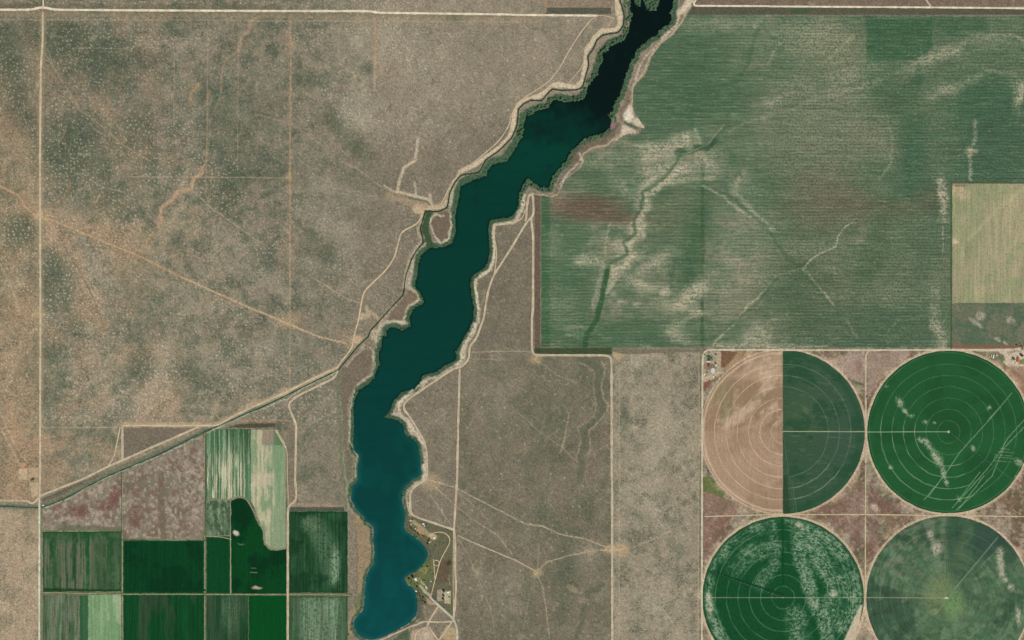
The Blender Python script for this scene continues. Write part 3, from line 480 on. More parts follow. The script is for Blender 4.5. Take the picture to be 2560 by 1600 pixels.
def paint_lake(c):
    x, y = c.px, c.py; d = -lake_d(x, y); n = fbm(x / 60, y / 60, 4, 21); s = y + (n - .5) * 160 - (x - 1250) * .18
    t = np.array([-200, 230, 275, 330, 480, 800, 1000, 1250, 1400, 1560, 1700])
    cols = np.array([(3, 16, 10), (3, 22, 14), (3, 44, 32), (3, 58, 44), (3, 55, 42), (3, 56, 45), (3, 58, 50), (3, 60, 54), (3, 64, 60), (4, 69, 67), (4, 69, 67)], float)
    c.c = np.stack([np.interp(s, t, cols[:, k]) for k in range(3)], 1)
    c.fill((7, 26, 20), (1 - ss(6, 26, np.abs(x - 1480 - (380 - y) * .55))) * (y < 420) * (y > 200) * .6)
    c.fill((16, 88, 90), (1 - ss(1, 6 + 14 * fbm(x / 25, y / 25, 2, 26), d)) * ss(980, 1200, y) * .6); c.fill((4, 84, 78), ss(.5, .7, fbm(x / 50, y / 90, 3, 27)) * ss(1000, 1200, y) * .3)
    c.fill((5, 26, 20), (1 - ss(1, 7, d)) * (1 - ss(900, 1200, y)) * .5)  # dark rim: shadow of trees and banks painted into the water colour
    c.fill((8, 34, 26), ss(.6, .75, fbm(x / 30, y / 30, 3, 25)) * .35 * (1 - ss(400, 700, y)))
    c.c *= (.96 + .08 * fbm(x / 40, y / 9, 3, 28))[:, None]
m_ = (gx.ravel(), gy.ravel(), LD.ravel())
def lake_mesh():
    st = 3.0; nx, ny = LNX, LNY
    X, Y = gx.ravel(), gy.ravel()
    i, j = np.meshgrid(np.arange(nx - 1), np.arange(ny - 1), indexing='ij'); a = (i * ny + j).ravel(); F = np.stack([a, a + 1, a + ny + 1, a + ny], 1)
    F = F[LD.ravel()[F].min(1) < 7]
    used = np.zeros(len(X), bool); used[F.ravel()] = True; re = np.cumsum(used) - 1; X, Y, F = X[used], Y[used], re[F]
    cv = Canvas(X, Y); paint_lake(cv)
    structure(raw_mesh('lake_water', np.stack([(X - 1280) * S, (800 - Y) * S, np.full(len(X), WATER_Z)], 1), F, M_WATER, cv.c, True))
lake_mesh()

# ------------------------------------------------------------------ roads and canals
ZI = [0]
def resample(pts, step, rnd=1):
    pts = np.asarray(pts, float)
    for _ in range(rnd):
        q = [pts[0]]
        for a, b in zip(pts[:-1], pts[1:]):
            L = np.hypot(*(b - a)); t = min(.25, 7 / max(L, 1e-6)); q += [a + (b - a) * t, b - (b - a) * t]
        q.append(pts[-1]); pts = np.array(q)
    seg = np.hypot(*np.diff(pts, axis=0).T); keep = np.concatenate([[True], seg > 1e-4]); pts = pts[keep]
    seg = np.hypot(*np.diff(pts, axis=0).T); cum = np.concatenate([[0], np.cumsum(seg)])
    n = max(2, int(cum[-1] / step) + 1); s = np.linspace(0, cum[-1], n)
    return np.stack([np.interp(s, cum, pts[:, 0]), np.interp(s, cum, pts[:, 1])], 1), s
def ribbon(name, spec, w, prof, mat, z=None, jit=.22, step=3.0, seed=0, rnd=2):
    """strip along a line; prof = colours across it from one side to the other"""
    pts, s = resample(P(spec) if isinstance(spec, str) else spec, step, rnd)
    T = np.gradient(pts, axis=0); T /= np.hypot(T[:, 0], T[:, 1])[:, None] + 1e-9; N = np.stack([-T[:, 1], T[:, 0]], 1)
    k = len(prof); offs = np.linspace(-.5, .5, k); n = len(pts)
    ZI[0] += 1; zz = (0.30 + 0.02 * ZI[0]) if z is None else z
    w = w * .86; wv = w * (1 + (vn(s / 9, s * 0 + seed, 3) - .5) * 2 * jit)
    V = pts[:, None, :] + N[:, None, :] * (offs[None, :, None] * wv[:, None, None])
    V = V.reshape(-1, 2); Z = ground_z(V[:, 0], V[:, 1]) + zz
    C = np.tile(np.array(prof, float), (n, 1)) * (0.86 + 0.28 * fbm(V[:, 0] / 7, V[:, 1] / 7, 3, 17))[:, None]
    i, j = np.meshgrid(np.arange(n - 1), np.arange(k - 1), indexing='ij'); a = (i * k + j).ravel(); F = np.stack([a, a + k, a + k + 1, a + 1], 1)
    return structure(raw_mesh(name, np.stack([(V[:, 0] - 1280) * S, (800 - V[:, 1]) * S, Z], 1), F, mat, C, True))
E = (206, 190, 160); MID = (174, 159, 134); BR = (220, 208, 184)
GRAVEL = (E, E, MID, MID, E, E); BRIGHT = (E, BR, BR, BR, E); TRACK = ((190, 170, 138), (204, 184, 150), (190, 170, 138)); PAVE = ((176, 170, 150), (186, 180, 162), (186, 180, 162), (176, 170, 150))
for spec, w_, pr, nm in (
    ("00: -400,92 290,92 400,66 520,92 1200,97 2419,103; 10: 0,103 1080,105 1150,120 2419,137; 20: 0,140 810,148", 6.4, BRIGHT, 'gravel_road'),
    ("00: 408,-400 408,60", 3.6, BRIGHT, 'gravel_road'),
    ("00: 404,110 403,400 385,640 380,1300; 01: 378,0 380,800 382,1512; 02: 382,0 380,700 378,1512; 03: 378,0 374,160", 5.0, ((196, 186, 154), (206, 196, 168), (150, 150, 128), (214, 198, 166), (196, 176, 144)), 'gravel_road'),
    ("03: 372,170 370,2000", 5.4, ((196, 188, 160), (200, 204, 180), (196, 200, 176), (206, 202, 176), (190, 182, 154)), 'gravel_road'),
    ("20: 1800,-300 1740,0 1715,30 1722,55 2419,58; 30: 0,60 1540,70 2419,78 3000,78", 5.2, BRIGHT, 'gravel_road'),
    ("30: 1380,-200 1495,0 1545,70", 4.2, (E, MID, E), 'farm_track'),
    ("20: 810,148 740,190 640,320 540,480 440,660 350,770 250,840 130,910 40,990 0,1080; 10: 2410,1080 2395,1180 2300,1330 2100,1500; 11: 1930,115 1850,215 1790,335 1740,430 1690,462 1590,462", 2.8, TRACK, 'dirt_track'),
    ("11: 1570,520 1530,600 1370,680 1345,780 1310,920 1230,1040 1020,1240 995,1350 970,1512; 12: 930,130 910,260 770,440", 4.2, TRACK, 'dirt_track'),
    ("20: 810,146 870,145 960,172", 2.4, TRACK, 'dirt_track'), ("20: 965,172 900,260", 1.8, TRACK, 'dirt_track'), ("20: 690,500 680,600 610,700 540,775", 1.8, TRACK, 'dirt_track'), ("20: 980,-200 975,0 985,150", 3, TRACK, 'dirt_track'),
    ("12: 770,445 480,580 300,675 0,808; 02: 2190,915 2060,997 1160,997", 4.6, (E, (190, 172, 142), E), 'dirt_road'),
    ("02: 1157,1000 1157,1325", 5.6, GRAVEL, 'dirt_road'), ("02: 1880,1008 1020,1385 780,1505; 03: 400,140 366,160", 5.2, GRAVEL, 'dirt_road'), ("02: 1135,1010 1080,1290 1020,1385", 3.2, TRACK, 'dirt_track'),
    ("21: 182,540 186,620 200,700 198,1420 185,1512; 22: 188,0 188,260 200,332 900,334 940,362 942,1512; 23: 945,0 948,1900", 5.8, GRAVEL, 'gravel_road'),
    ("21: 132,590 142,420 158,335 182,322 198,340 206,510 185,540 130,600 0,820; 11: 2240,1100 2190,1250 2150,1505; 12: 2145,0 2080,180 2015,250 2015,370 1940,450 1870,455 1420,760 1385,830 1450,910 1590,1140 1615,1250 1615,1505; 13: 1500,60 1455,120 1460,310 1510,350 1870,470", 5.2, GRAVEL, 'gravel_road'),
    ("11: 2419,600 2260,605 2245,700 2275,850 2265,1000 2248,1085", 2.8, TRACK, 'dirt_track'), ("21: 0,603 60,575 105,540 125,470", 2.8, TRACK, 'dirt_track'),
    ("12: 1925,460 1910,1000 1900,1512; 13: 1900,0 1870,470 1885,600 1880,800 1890,1000 1880,1200 1865,1310", 5.4, GRAVEL, 'gravel_road'),
    ("13: 1866,480 1862,900 1866,1250", 2.0, TRACK, 'dirt_track'),
    ("13: 1640,1105 1730,1190 1865,1310 1900,1400 1906,1900", 6.4, PAVE, 'paved_road'),
    ("13: 1905,522 1980,560 2419,745; 23: 0,740 225,862", 3.4, (E, (150, 138, 116), E), 'dirt_track'),
    ("13: 1645,522 1700,490 1780,495 1830,540 1835,590 1740,760 1690,950 1650,1110", 2.5, TRACK, 'park_lane'), ("13: 1676,745 1692,935", 2.2, TRACK, 'park_lane'),
    ([(1091 + 7 * math.cos(a), 1407.5 + 7 * math.sin(a)) for a in np.linspace(0, 2 * math.pi, 25)], 2.0, TRACK, 'park_lane'),
    ("13: 1100,1540 1200,1505 1480,1375 1520,1370 1575,1335 1740,1345 1865,1335", 4.2, (E, MID, E), 'gravel_road'),
    ("13: 1725,1190 1630,1340 1618,1382", 4.6, (E, MID, E), 'gravel_road'), ("13: 1620,1385 1515,1430 1498,1512 1495,1800", 3.4, TRACK, 'dirt_track'), ("13: 1630,1385 1720,1512 1800,1640", 4.2, (E, MID, E), 'dirt_track'), ("13: 1850,1342 1730,1512 1640,1640", 4.6, (E, MID, E), 'dirt_track'),
    ("12: 775,480 740,548 380,722 312,782 312,832 380,980 370,1512; 13: 370,0 385,190 310,242 300,300 300,2000", 5.4, GRAVEL, 'gravel_road'),
    ("12: 180,1040 262,1180 295,1230 295,1505; 13: 295,0 305,130 303,235", 2.0, TRACK, 'dirt_track'),
    ("23: 1793,2000 1793,1512 1795,0; 22: 1795,1505 1800,400 1805,320 1840,281 2419,281; 32: 0,283 920,285 2290,279", 5.0, ((206, 196, 166), (178, 176, 154), (218, 202, 174)), 'gravel_road'),
    ("32: 955,290 922,328 925,1350", 5.0, (E, (170, 156, 132), E), 'gravel_road'), ("32: 924,1352 922,1505; 33: 922,0 920,315", 2.6, TRACK, 'farm_track'),
    ("22: 2419,1835; 33: -600,345 0,327 920,326 1700,335 2419,345 2900,348", 3.0, TRACK, 'farm_track'), ("33: 920,340 918,1105", 3.2, TRACK, 'farm_track'),
    ("03: -500,192 0,192 265,195 300,228 345,195 370,150", 4.6, (E, MID, E), 'gravel_road'),
):
    if nm == 'farm_track' and isinstance(spec, str) and spec.startswith("22: 2419,1835"): spec = spec.split(';', 1)[1]
    ribbon(nm, spec, w_, pr, M_ROAD)
CW = (38, 62, 46)
ribbon('canal_water', CANAL_N, 2.6, (CW, (26, 46, 36), CW), M_WATER, z=0.12, jit=.15)
ribbon('canal_water', CANAL_S, 3.6, ((70, 98, 80), (34, 66, 54), (40, 80, 66), (84, 106, 84)), M_WATER, z=0.14, jit=.4)
ribbon('ditch_water', "03: 1150,-60 1150,520", 1.4, (CW, CW), M_WATER, z=0.16); ribbon('ditch_water', "02: 1942,1070 1940,1500; 03: 1940,0 1936,520", 1.4, (CW, CW), M_WATER, z=0.16)
ribbon('ditch_water', "03: -400,262 350,266", 1.6, (CW, CW), M_WATER, z=0.19) if False else None

# ------------------------------------------------------------------ fields
BIG = [(1719, 37), (2700, 41), (2700, 457), (2375, 457), (2375, 869), (1757, 869), (1353, 868), (1353, 489), (1393, 494), (1402, 470), (1414, 447), (1447, 424), (1464, 402), (1466, 384), (1520, 369), (1556, 340), (1574, 336), (1592, 337), (1604, 328), (1600, 318), (1609, 322), (1612, 314), (1603, 308), (1598, 296), (1588, 286), (1583, 270), (1584, 217), (1616, 182), (1628, 146), (1652, 110), (1680, 90), (1704, 60)]
PI = math.pi
def paint_big(c):
    x, y = c.px, c.py
    n1 = fbm(x / 110, y / 110, 4, 101); n2 = fbm(x / 40, y / 40, 4, 102); st = fbm(x / 30, y / 2.3, 4, 103); st2 = fbm(x / 16, y / 1.3, 2, 107)
    c.fill((100, 118, 92)); c.fill((130, 132, 107), ss(.43, .6, n1 * .6 + n2 * .4)); c.fill((76, 106, 80), ss(.5, .66, n2) * .6)
    def B(bx, by, rx, ry, col, a, rot=0, soft=.6, p=0): c.blob(bx, by, rx, ry, col, a, rot, soft, patchy=p)
    G, T_, D, PL, RD = (80, 105, 79), (124, 129, 104), (70, 102, 77), (184, 172, 142), (112, 88, 74)
    B(1700, 170, 130, 110, G, .85); B(1640, 300, 70, 60, G, .6); B(1780, 250, 100, 60, G, .5)
    B(2050, 330, 150, 130, T_, .8); B(2080, 120, 90, 60, (134, 136, 108), .8); B(2060, 500, 110, 80, (118, 114, 92), .8); B(2080, 700, 200, 110, (112, 116, 92), .5)
    c.poly([(2166, 48), (2330, 46), (2330, 120), (2290, 150), (2240, 150), (2166, 160)], (66, 100, 72), .85, 4, .4); c.poly([(2330, 46), (2460, 46), (2470, 80), (2380, 100)], (74, 104, 76), .7, 8, .6)
    B(2470, 270, 90, 80, D, .85, p=.1); B(2500, 380, 120, 90, (72, 98, 76), .85); B(2285, 400, 34, 90, D, .8); B(2250, 230, 60, 50, (80, 104, 78), .6); B(2440, 430, 70, 30, D, .5)
    B(2330, 620, 60, 220, (92, 108, 86), .5); B(2180, 640, 30, 120, (80, 102, 76), .5, .3); B(1990, 740, 90, 100, (82, 102, 78), .6); B(2160, 820, 190, 50, (84, 104, 80), .7)
    B(1420, 700, 70, 160, (80, 108, 80), .5); B(1600, 830, 240, 36, (78, 106, 78), .7); B(1740, 600, 30, 130, (68, 98, 70), .6, .15); B(1460, 420, 60, 40, (82, 104, 78), .6); B(1680, 520, 60, 60, (104, 112, 84), .5)
    B(1465, 520, 90, 32, RD, .85, p=.25); B(1560, 545, 60, 14, RD, .6); B(1400, 500, 30, 16, RD, .5); B(2220, 525, 90, 30, (114, 98, 80), .4, p=.4); B(2100, 500, 60, 30, (120, 104, 86), .35, p=.4); B(2330, 500, 40, 30, (98, 92, 74), .4)
    c.poly([(1353, 489), (1375, 489), (1375, 868), (1353, 868)], (66, 100, 68), .75, 3); c.stroke([(1757, 400), (1755, 869)], 4.5, (70, 94, 66), .85, soft=.5, warp=.3)
    for (s_, w_, a) in (("21: 1600,90 1480,170 1380,260 1270,340 1290,430 1210,560 1230,720 1100,790 1150,900 1090,980 970,1020 970,1100 930,1240", 7.5, .85), ("21: 1340,170 1200,300 1180,440", 6, .6), ("21: 1130,600 1140,700", 4, .7), ("21: 1050,870 1000,900", 8, .7), ("21: 640,960 800,960", 9, .5),
                        ("21: 860,1020 830,1150 770,1400", 5, .45), ("21: 920,600 880,800 860,1000", 3.4, .45), ("21: 1200,1060 1330,960 1440,900", 9, .5), ("21: 1120,1120 1300,1210", 8, .45), ("21: 1430,1250 1460,1230", 9, .8), ("21: 1580,1380 1750,1250 1790,1220", 13, .75), ("21: 1700,1440 1780,1440", 8, .7),
                        ("20: 1200,1380 1500,1430 1700,1330 1680,1280", 10, .6), ("20: 1700,1400 1640,1260", 6, .6), ("20: 1780,1370 1730,1220", 4, .55), ("20: 1260,1480 1500,1500", 10, .55), ("20: 1780,1480 1850,1500; 21: 1900,100", 12, .5), ("21: 1300,120 1450,90 1600,60", 13, .6), ("21: 1450,230 1700,180 1900,170", 6, .5),
                        ("21: 1800,240 1990,340 2150,470 2260,560", 3.4, .6), ("21: 2100,300 2200,400 2350,560 2419,610", 6, .5), ("21: 2200,120 2100,240", 6, .5), ("31: 480,1210 620,1370", 3, .75), ("31: 330,1040 400,1100 480,1200", 3, .5), ("31: 1620,200 1660,360 1660,560", 9, .75), ("31: 1655,640 1650,900", 1.6, .7),
                        ("21: 2400,1220 2240,1370 2140,1490; 22: 2080,60 1990,130 1890,240", 2.6, .7), ("22: 1500,120 1620,190", 12, .45), ("22: 1560,40 1660,-30", 8, .5), ("22: 2230,180 2380,220", 14, .5), ("22: 2300,70 2400,150", 8, .4), ("32: 1560,30 1640,150 1650,240", 8, .6), ("31: 1560,1400 1560,1512", 10, .35), ("31: 1500,1180 1580,1250", 10, .3),
                        ("30: 2419,380 2330,330 2200,330 1900,360 1800,470 1500,540 1300,640 1000,780 700,880 450,930 200,1040 0,1100; 20: 2419,1100 2200,1150 2050,1260", 4, .26), ("30: 1800,510 1550,520 1480,600", 6, .34), ("30: 820,330 650,480 540,560", 4, .35), ("30: 220,330 120,400 50,500 0,620", 4, .35), ("30: 2419,380 2330,330 2200,330", 3, .3), ("30: 1850,400 1780,490 1640,500", 5, .4), ("20: 2300,240 2419,140", 5, .4), ("30: 2400,790 2380,960", 7, .75), ("30: 2000,720 1850,800 1600,880 1560,920", 8, .35),
                        ("30: 2050,660 2340,700", 6, .3), ("30: 1950,1150 1960,1300 1900,1450; 31: 1910,0 1920,180", 4.5, .65), ("30: 1880,1420 1950,1420", 7, .7), ("30: 0,980 90,940", 8, .5), ("31: 0,620 40,660", 6, .6), ("30: 1160,1200 1170,1500; 31: 1150,60 1030,200", 4, .35), ("21: 1050,1330 1000,1360", 5, .6), ("21: 1160,1370 1200,1380", 6, .6), ("32: 0,245 600,245; 22: 2419,245 1900,245", 2, .6), ("22: 1210,245 1310,240", 2, .6), ("22: 520,150 600,150", 5, .4)):
        wide = w_ >= 5; c.stroke(s_, w_ * (1.1 if wide else .9), (200, 187, 160), min(1, a), soft=.95, warp=1.6 if wide else 1.0, patchy=.65)
    for (bx, by, rx, ry, rot, a) in ((1650, 375, 60, 16, -.3, .75), (1700, 355, 30, 18, 0, .7), (1740, 400, 60, 20, -.3, .6), (1620, 420, 50, 26, -.8, .55), (1560, 470, 50, 14, .9, .45), (1690, 440, 60, 16, -.3, .6), (1590, 560, 16, 24, .2, .7), (1552, 612, 26, 16, 0, .8), (1570, 655, 44, 12, -.5, .75), (1545, 680, 20, 16, 0, .85), (1480, 650, 44, 14, 0, .6), (1510, 720, 30, 40, 0, .35), (1640, 660, 50, 22, -.5, .5), (1720, 740, 60, 18, -.7, .85), (1660, 760, 30, 14, 0, .5),
                                (1600, 715, 50, 14, .2, .5), (1860, 690, 90, 44, -.2, .45), (1820, 620, 60, 40, 0, .3), (1900, 830, 60, 22, -.5, .5), (1850, 860, 90, 6, 0, .6), (1690, 830, 30, 20, 0, .5), (1880, 560, 50, 40, .6, .3), (1840, 440, 70, 22, .6, .4), (1500, 400, 60, 20, 0, .4), (1400, 500, 30, 20, 0, .35), (1400, 760, 40, 40, 0, .3), (1380, 620, 24, 30, 0, .35), (2000, 90, 110, 40, 0, .4), (1780, 60, 90, 16, 0, .45), (1960, 240, 60, 24, -.6, .35), (2120, 200, 70, 40, -.4, .45),
                                (2310, 160, 70, 16, -.5, .5), (2470, 100, 60, 18, 0, .45), (2350, 230, 36, 16, -.3, .5), (2355, 470, 10, 30, 0, .85), (2350, 840, 16, 40, 0, .5), (2340, 730, 12, 60, 0, .3), (2545, 240, 12, 40, 0, .7), (2020, 620, 80, 20, 0, .25), (2230, 730, 100, 30, 0, .2), (1440, 820, 40, 8, 0, .5)):
        c.blob(bx, by, rx, ry, (194, 181, 154), a * .82, rot, soft=.95, warp=2.2, patchy=.9)
    for s_, w_, a in (("21: 1810,230 2050,330 2419,640; 31: 0,650 160,900 320,1040 700,1500", 4, .5), ("21: 1000,1150 900,1300", 4, .5), ("20: 1900,330 1780,700 1700,1000; 20: 1700,1000 1700,1400", 4, .35), ("20: 2400,160 2300,330 2220,620 2100,800", 5, .45), ("21: 1660,900 1700,1100; 21: 1540,940 1500,1200", 6, .5), ("31: 100,1100 -100,1350 -400,1600", 3, .5), ("30: 1420,640 1420,800", 8, .6), ("31: 1330,0 1330,330", 8, .5)):
        c.stroke(s_, w_, (68, 98, 72), a, soft=.8, warp=.8, patchy=.3)
    c.stroke("20: 2060,1190 1960,1250 1880,1370 1760,1420 1600,1450; 21: 1560,10 1440,170 1340,250 1240,300 1220,460 1150,560 1170,690 1060,770 1090,890 920,980 870,1250 810,1512; 22: 780,0 690,150 680,265", 3.6, (82, 106, 78), .8, soft=.6, warp=.6, patchy=.3)
    c.stroke("20: 1920,1330 1850,1400 1740,1400", 7, (62, 90, 64), .8); c.stroke("21: 900,1050 850,1300 800,1512; 22: 700,150 690,265", 6.5, (58, 90, 60), .85, soft=.3, warp=.3); c.blob(1700, 380, 14, 9, (64, 92, 66), .8)
    c.stroke("20: 2000,1180 1850,1370 1700,1430 1600,1460", .9, (186, 178, 150), .7, warp=.3)
    c.stroke("31: 800,590 740,620 660,720 640,820 500,880 400,940 330,1040", 1.2, (186, 190, 158), .9, warp=.2); c.stroke("31: 330,1020 200,1050 80,1100 0,1200; 21: 2400,1220", 1.8, (146, 144, 116), .6); c.stroke("31: 300,1000 380,940", 3, (84, 88, 66), .6)
    c.stroke("32: 1240,0 1100,150", 1.6, (156, 156, 128), .4); c.stroke("31: 700,1500; 32: 750,0 850,170", 3, (150, 148, 122), .4)
    # sowing rows, tyre lines and clods
    c.c *= (1 + (st - .5) * .27 + (vn(x / 70, y / 1.7, 7) - .5) * .14)[:, None]
    c.fill((164, 162, 134), ss(.58, .74, st2 * .6 + st * .4) * .30); c.fill((66, 94, 70), ss(.58, .72, fbm(x / 20, y / 1.8, 3, 119)) * .35)
    c.fill((60, 84, 62), dots(x, y, 7.0, 2.1, 12, .95) * (.5 * ss(1850, 2000, x) + .18)); c.fill((176, 172, 142), dots(x, y, 30, 2.0, 13, .5) * .4)
    c.c *= (.965 + .075 * np.sin(2 * PI * (y + .8 * vn(x / 60, y / 60, 8)) / 7.6) * (.35 + vn(x / 28, y / 28, 9)))[:, None]
    c.c *= (.91 + .16 * fbm(x / 2.5, y / 2.5, 2, 111))[:, None]
sheet('field', 1353, 37, 2700, 869, 1.9, paint_big, M_CROP, 0.12, clip=BIG)
def paint_beige(c):
    x, y = c.px, c.py; c.fill((158, 152, 120)); c.fill((144, 148, 112), ss(.45, .62, fbm(x / 50, y / 50, 4, 120)) * .8); c.fill((176, 162, 130), ss(.54, .7, fbm(x / 40, y / 60, 3, 122)) * .5)
    c.stroke([(2560, 610), (2538, 625), (2520, 655)], 8, (138, 146, 106), .6); c.stroke([(2420, 600), (2500, 520), (2560, 470)], 5, (176, 170, 128), .5); c.blob(2388, 604, 9, 6, (206, 184, 150), .9); c.blob(2400, 480, 24, 16, (190, 168, 136), .7, .6); c.blob(2400, 463, 16, 3, (120, 106, 80), .8)
    c.c *= (1 + (fbm(x / 1.3, y / 60, 3, 124) - .5) * .30)[:, None]; c.fill((104, 116, 78), dots(x, y, 8.5, 1.8, 15, .8) * .65)
sheet('stubble_field', 2381, 460, 2700, 757, 2, paint_beige, M_CROP, 0.14)
def paint_rl(c):
    x, y = c.px, c.py; c.fill((108, 112, 92)); c.fill((84, 104, 82), ss(.40, .6, fbm(x / 34, y / 34, 4, 130)) * .85); c.fill((130, 124, 106), ss(.55, .68, fbm(x / 20, y / 20, 4, 132)) * .5)
    for q in ((2452, 790, 12, 12), (2440, 806, 20, 5), (2494, 848, 8, 4), (2512, 858, 9, 5), (2525, 800, 10, 8)): c.blob(*q, (190, 180, 156), .7, .6, patchy=.6)
    c.fill((64, 80, 60), dots(x, y, 7, 2.0, 16, .9) * .6); c.poly([(2376, 862), (2700, 862), (2700, 870), (2376, 870)], (134, 92, 76), .8, 3)
sheet('field', 2376, 758, 2700, 869, 2, paint_rl, M_CROP, 0.16)
ribbon('field_margin', [(2378, 452), (2378, 872)], 5, ((72, 92, 60), (70, 96, 60), (66, 86, 58)), M_CROP, z=0.2); ribbon('field_margin', [(2380, 456), (2720, 458)], 4, ((70, 92, 62), (88, 92, 64)), M_CROP, z=0.22)

def rings(c, col, a, w=1.0, ks=(1, 2, 3, 4, 5, 6, 7), t0=None, t1=None):
    m = np.zeros_like(c.r)
    for k in ks:
        rr = 28.3 * k + (vn(c.t * 9, c.t * 0 + k, 4) - .5) * 1.2
        w = min(w, 1.0)
        m = np.maximum(m, .8 * (1 - ss(w * .3, w * 1.35, np.abs(c.r - rr))) * (.45 + .55 * ss(.25, .6, fbm(c.t * 6 + k * 9, c.t * 0 + k, 3, 6))))
    if t0 is not None: m = m * ss(t0 - .02, t0 + .02, c.t) * (1 - ss(t1 - .02, t1 + .02, c.t))
    c.fill(col, m * a)
PI = math.pi
def c1a(c):
    x, y = c.px, c.py; c.fill((156, 131, 108)); up = 1 - ss(1068, 1086, y + 6 * vn(x / 20, y * 0, 3))
    c.fill((146, 122, 98), up * .7); c.fill((140, 122, 98), up * ss(.45, .65, fbm(x / 46, y / 60, 4, 140)) * .6); c.fill((200, 176, 148), ss(.46, .7, fbm(x / 30 + y / 40, y / 40 - x / 60, 4, 141)) * up * .7); c.fill((140, 116, 92), ss(.5, .7, fbm(x / 34 + y / 50, y / 50 - x / 60, 4, 147)) * .45)
    c.poly([(1820, 940), (1956, 878), (1956, 960), (1880, 950)], (200, 176, 146), .5, 12, .8, patchy=.3); c.blob(1816, 1022, 14, 30, (112, 110, 74), .55, .35, soft=.8); c.blob(1800, 980, 26, 30, (132, 124, 92), .5, .5, soft=.8)
    c.fill((180, 152, 128), (1 - up) * ss(.4, .65, fbm(x / 60, y / 60, 3, 143)) * .5); rings(c, (212, 186, 158), 1.0, 1.0)
    c.fill((200, 174, 146), (1 - ss(1, 5, np.abs(c.r - 196 - 3 * n_(c)))) * .6); c.c *= (1 + (fbm(x / 1.4, y / 40, 3, 144) - .5) * .16)[:, None]; c.c *= (1 + (fbm(c.r / 2, c.t * 6, 2, 145) - .5) * .12)[:, None]
def n_(c): return fbm(c.t * 4, c.r * 0, 2, 3)
def c1b(c):
    x, y = c.px, c.py; c.fill((57, 84, 62)); c.fill((64, 88, 76), ss(1990, 2120, x) * .35); c.fill((72, 94, 66), (1 - ss(20, 90, np.hypot(x - 2010, y - 1035))) * .45); c.fill((40, 74, 52), ss(.5, .64, fbm(x / 40, y / 40, 4, 150)) * .6)
    c.fill((96, 116, 90), ss(.6, .75, fbm(x / 20, y / 3, 4, 151)) * .4); c.fill((38, 78, 50), ss(1080, 1078, y) * 0 + (1 - ss(0, 14, np.abs(c.r - 192))) * .5)
    rings(c, (128, 146, 116), .65, 1.1, (4, 5, 6)); rings(c, (150, 160, 130), .7, 1.3, (5, 6), .6, 1.4); c.poly([(1957, 1190), (1968, 1190), (1975, 1285), (1957, 1285)], (44, 66, 44), .7, 2, .3)
    c.blob(2015, 1026, 6, 12, (112, 120, 86), .4, -.2, patchy=.3); c.stroke([(1956, 1078.5), (2162, 1079.5)], .9, (186, 182, 150), .9, warp=0); c.stroke([(1980, 1200), (1992, 1284)], .8, (110, 128, 98), .5, warp=.1)
def c2(c):
    x, y = c.px, c.py; c.fill((38, 86, 50)); c.fill((34, 76, 44), ss(.45, .62, fbm(x / 60, y / 60, 3, 160)) * .6); c.fill((40, 94, 52), ss(.5, .66, fbm(x / 80, y / 50, 3, 161)) * .5)
    c.fill((32, 74, 44), (1 - ss(0, 4, np.abs(c.r - 201))) * .8); rings(c, (112, 146, 108), .6, 1.0); rings(c, (170, 184, 148), .6, 1.0, (3, 4, 5, 6), 1.2, 3.4)
    L = (176, 176, 148)
    for q in ((2250, 1005, 8, 12, -.6), (2264, 1030, 5, 10, -.6), (2280, 1040, 6, 5, 0), (2306, 1100, 12, 5, .2), (2320, 1112, 14, 7, .8), (2335, 1135, 9, 14, -.5), (2345, 1150, 14, 10, .8), (2358, 1180, 6, 16, -.2), (2364, 1205, 5, 10, -.4), (2396, 1248, 8, 4, 1), (2228, 1168, 6, 4, .6), (2475, 1019, 5, 4, 0), (2432, 1122, 5, 6, 0), (2548, 1155, 12, 7, .8), (2545, 1190, 5, 9, .7), (2336, 1058, 4, 3, 0), (2215, 966, 5, 3, 0), (2312, 1055, 5, 4, 0)):
        c.blob(*q[:4], L, .85, q[4], soft=.8, patchy=.9)
    for q in (((2530, 982), (2480, 1042), (2400, 1130), (2360, 1190), (2310, 1250)), ((2500, 1018), (2470, 1050)), ((2560, 1050), (2520, 1095), (2500, 1130), (2470, 1170), (2440, 1205), (2380, 1270)), ((2560, 1068), (2510, 1120), (2480, 1190), (2430, 1240), (2390, 1275)), ((2450, 1180), (2400, 1245)), ((2355, 1195), (2322, 1240)), ((2460, 1190), (2395, 1275))):
        c.stroke(q, .85, (150, 172, 138), .75, warp=.1, patchy=.3)
    for yy in (1121, 1129, 1137, 1143, 1152): c.stroke([(2485 + (yy % 3) * 8, yy), (2520 + (yy % 5) * 4, yy + 3)], .8, L, .55, warp=.1, patchy=.5)
    c.stroke([(2168, 1079.5), (2371, 1079.5)], .8, (160, 178, 140), .9, warp=0); c.blob(2371.5, 1079.5, 3, 3, (206, 200, 176), .9, warp=0)
    c.stroke([(2390, 1120), (2440, 1180)], 0.6, L, 0)
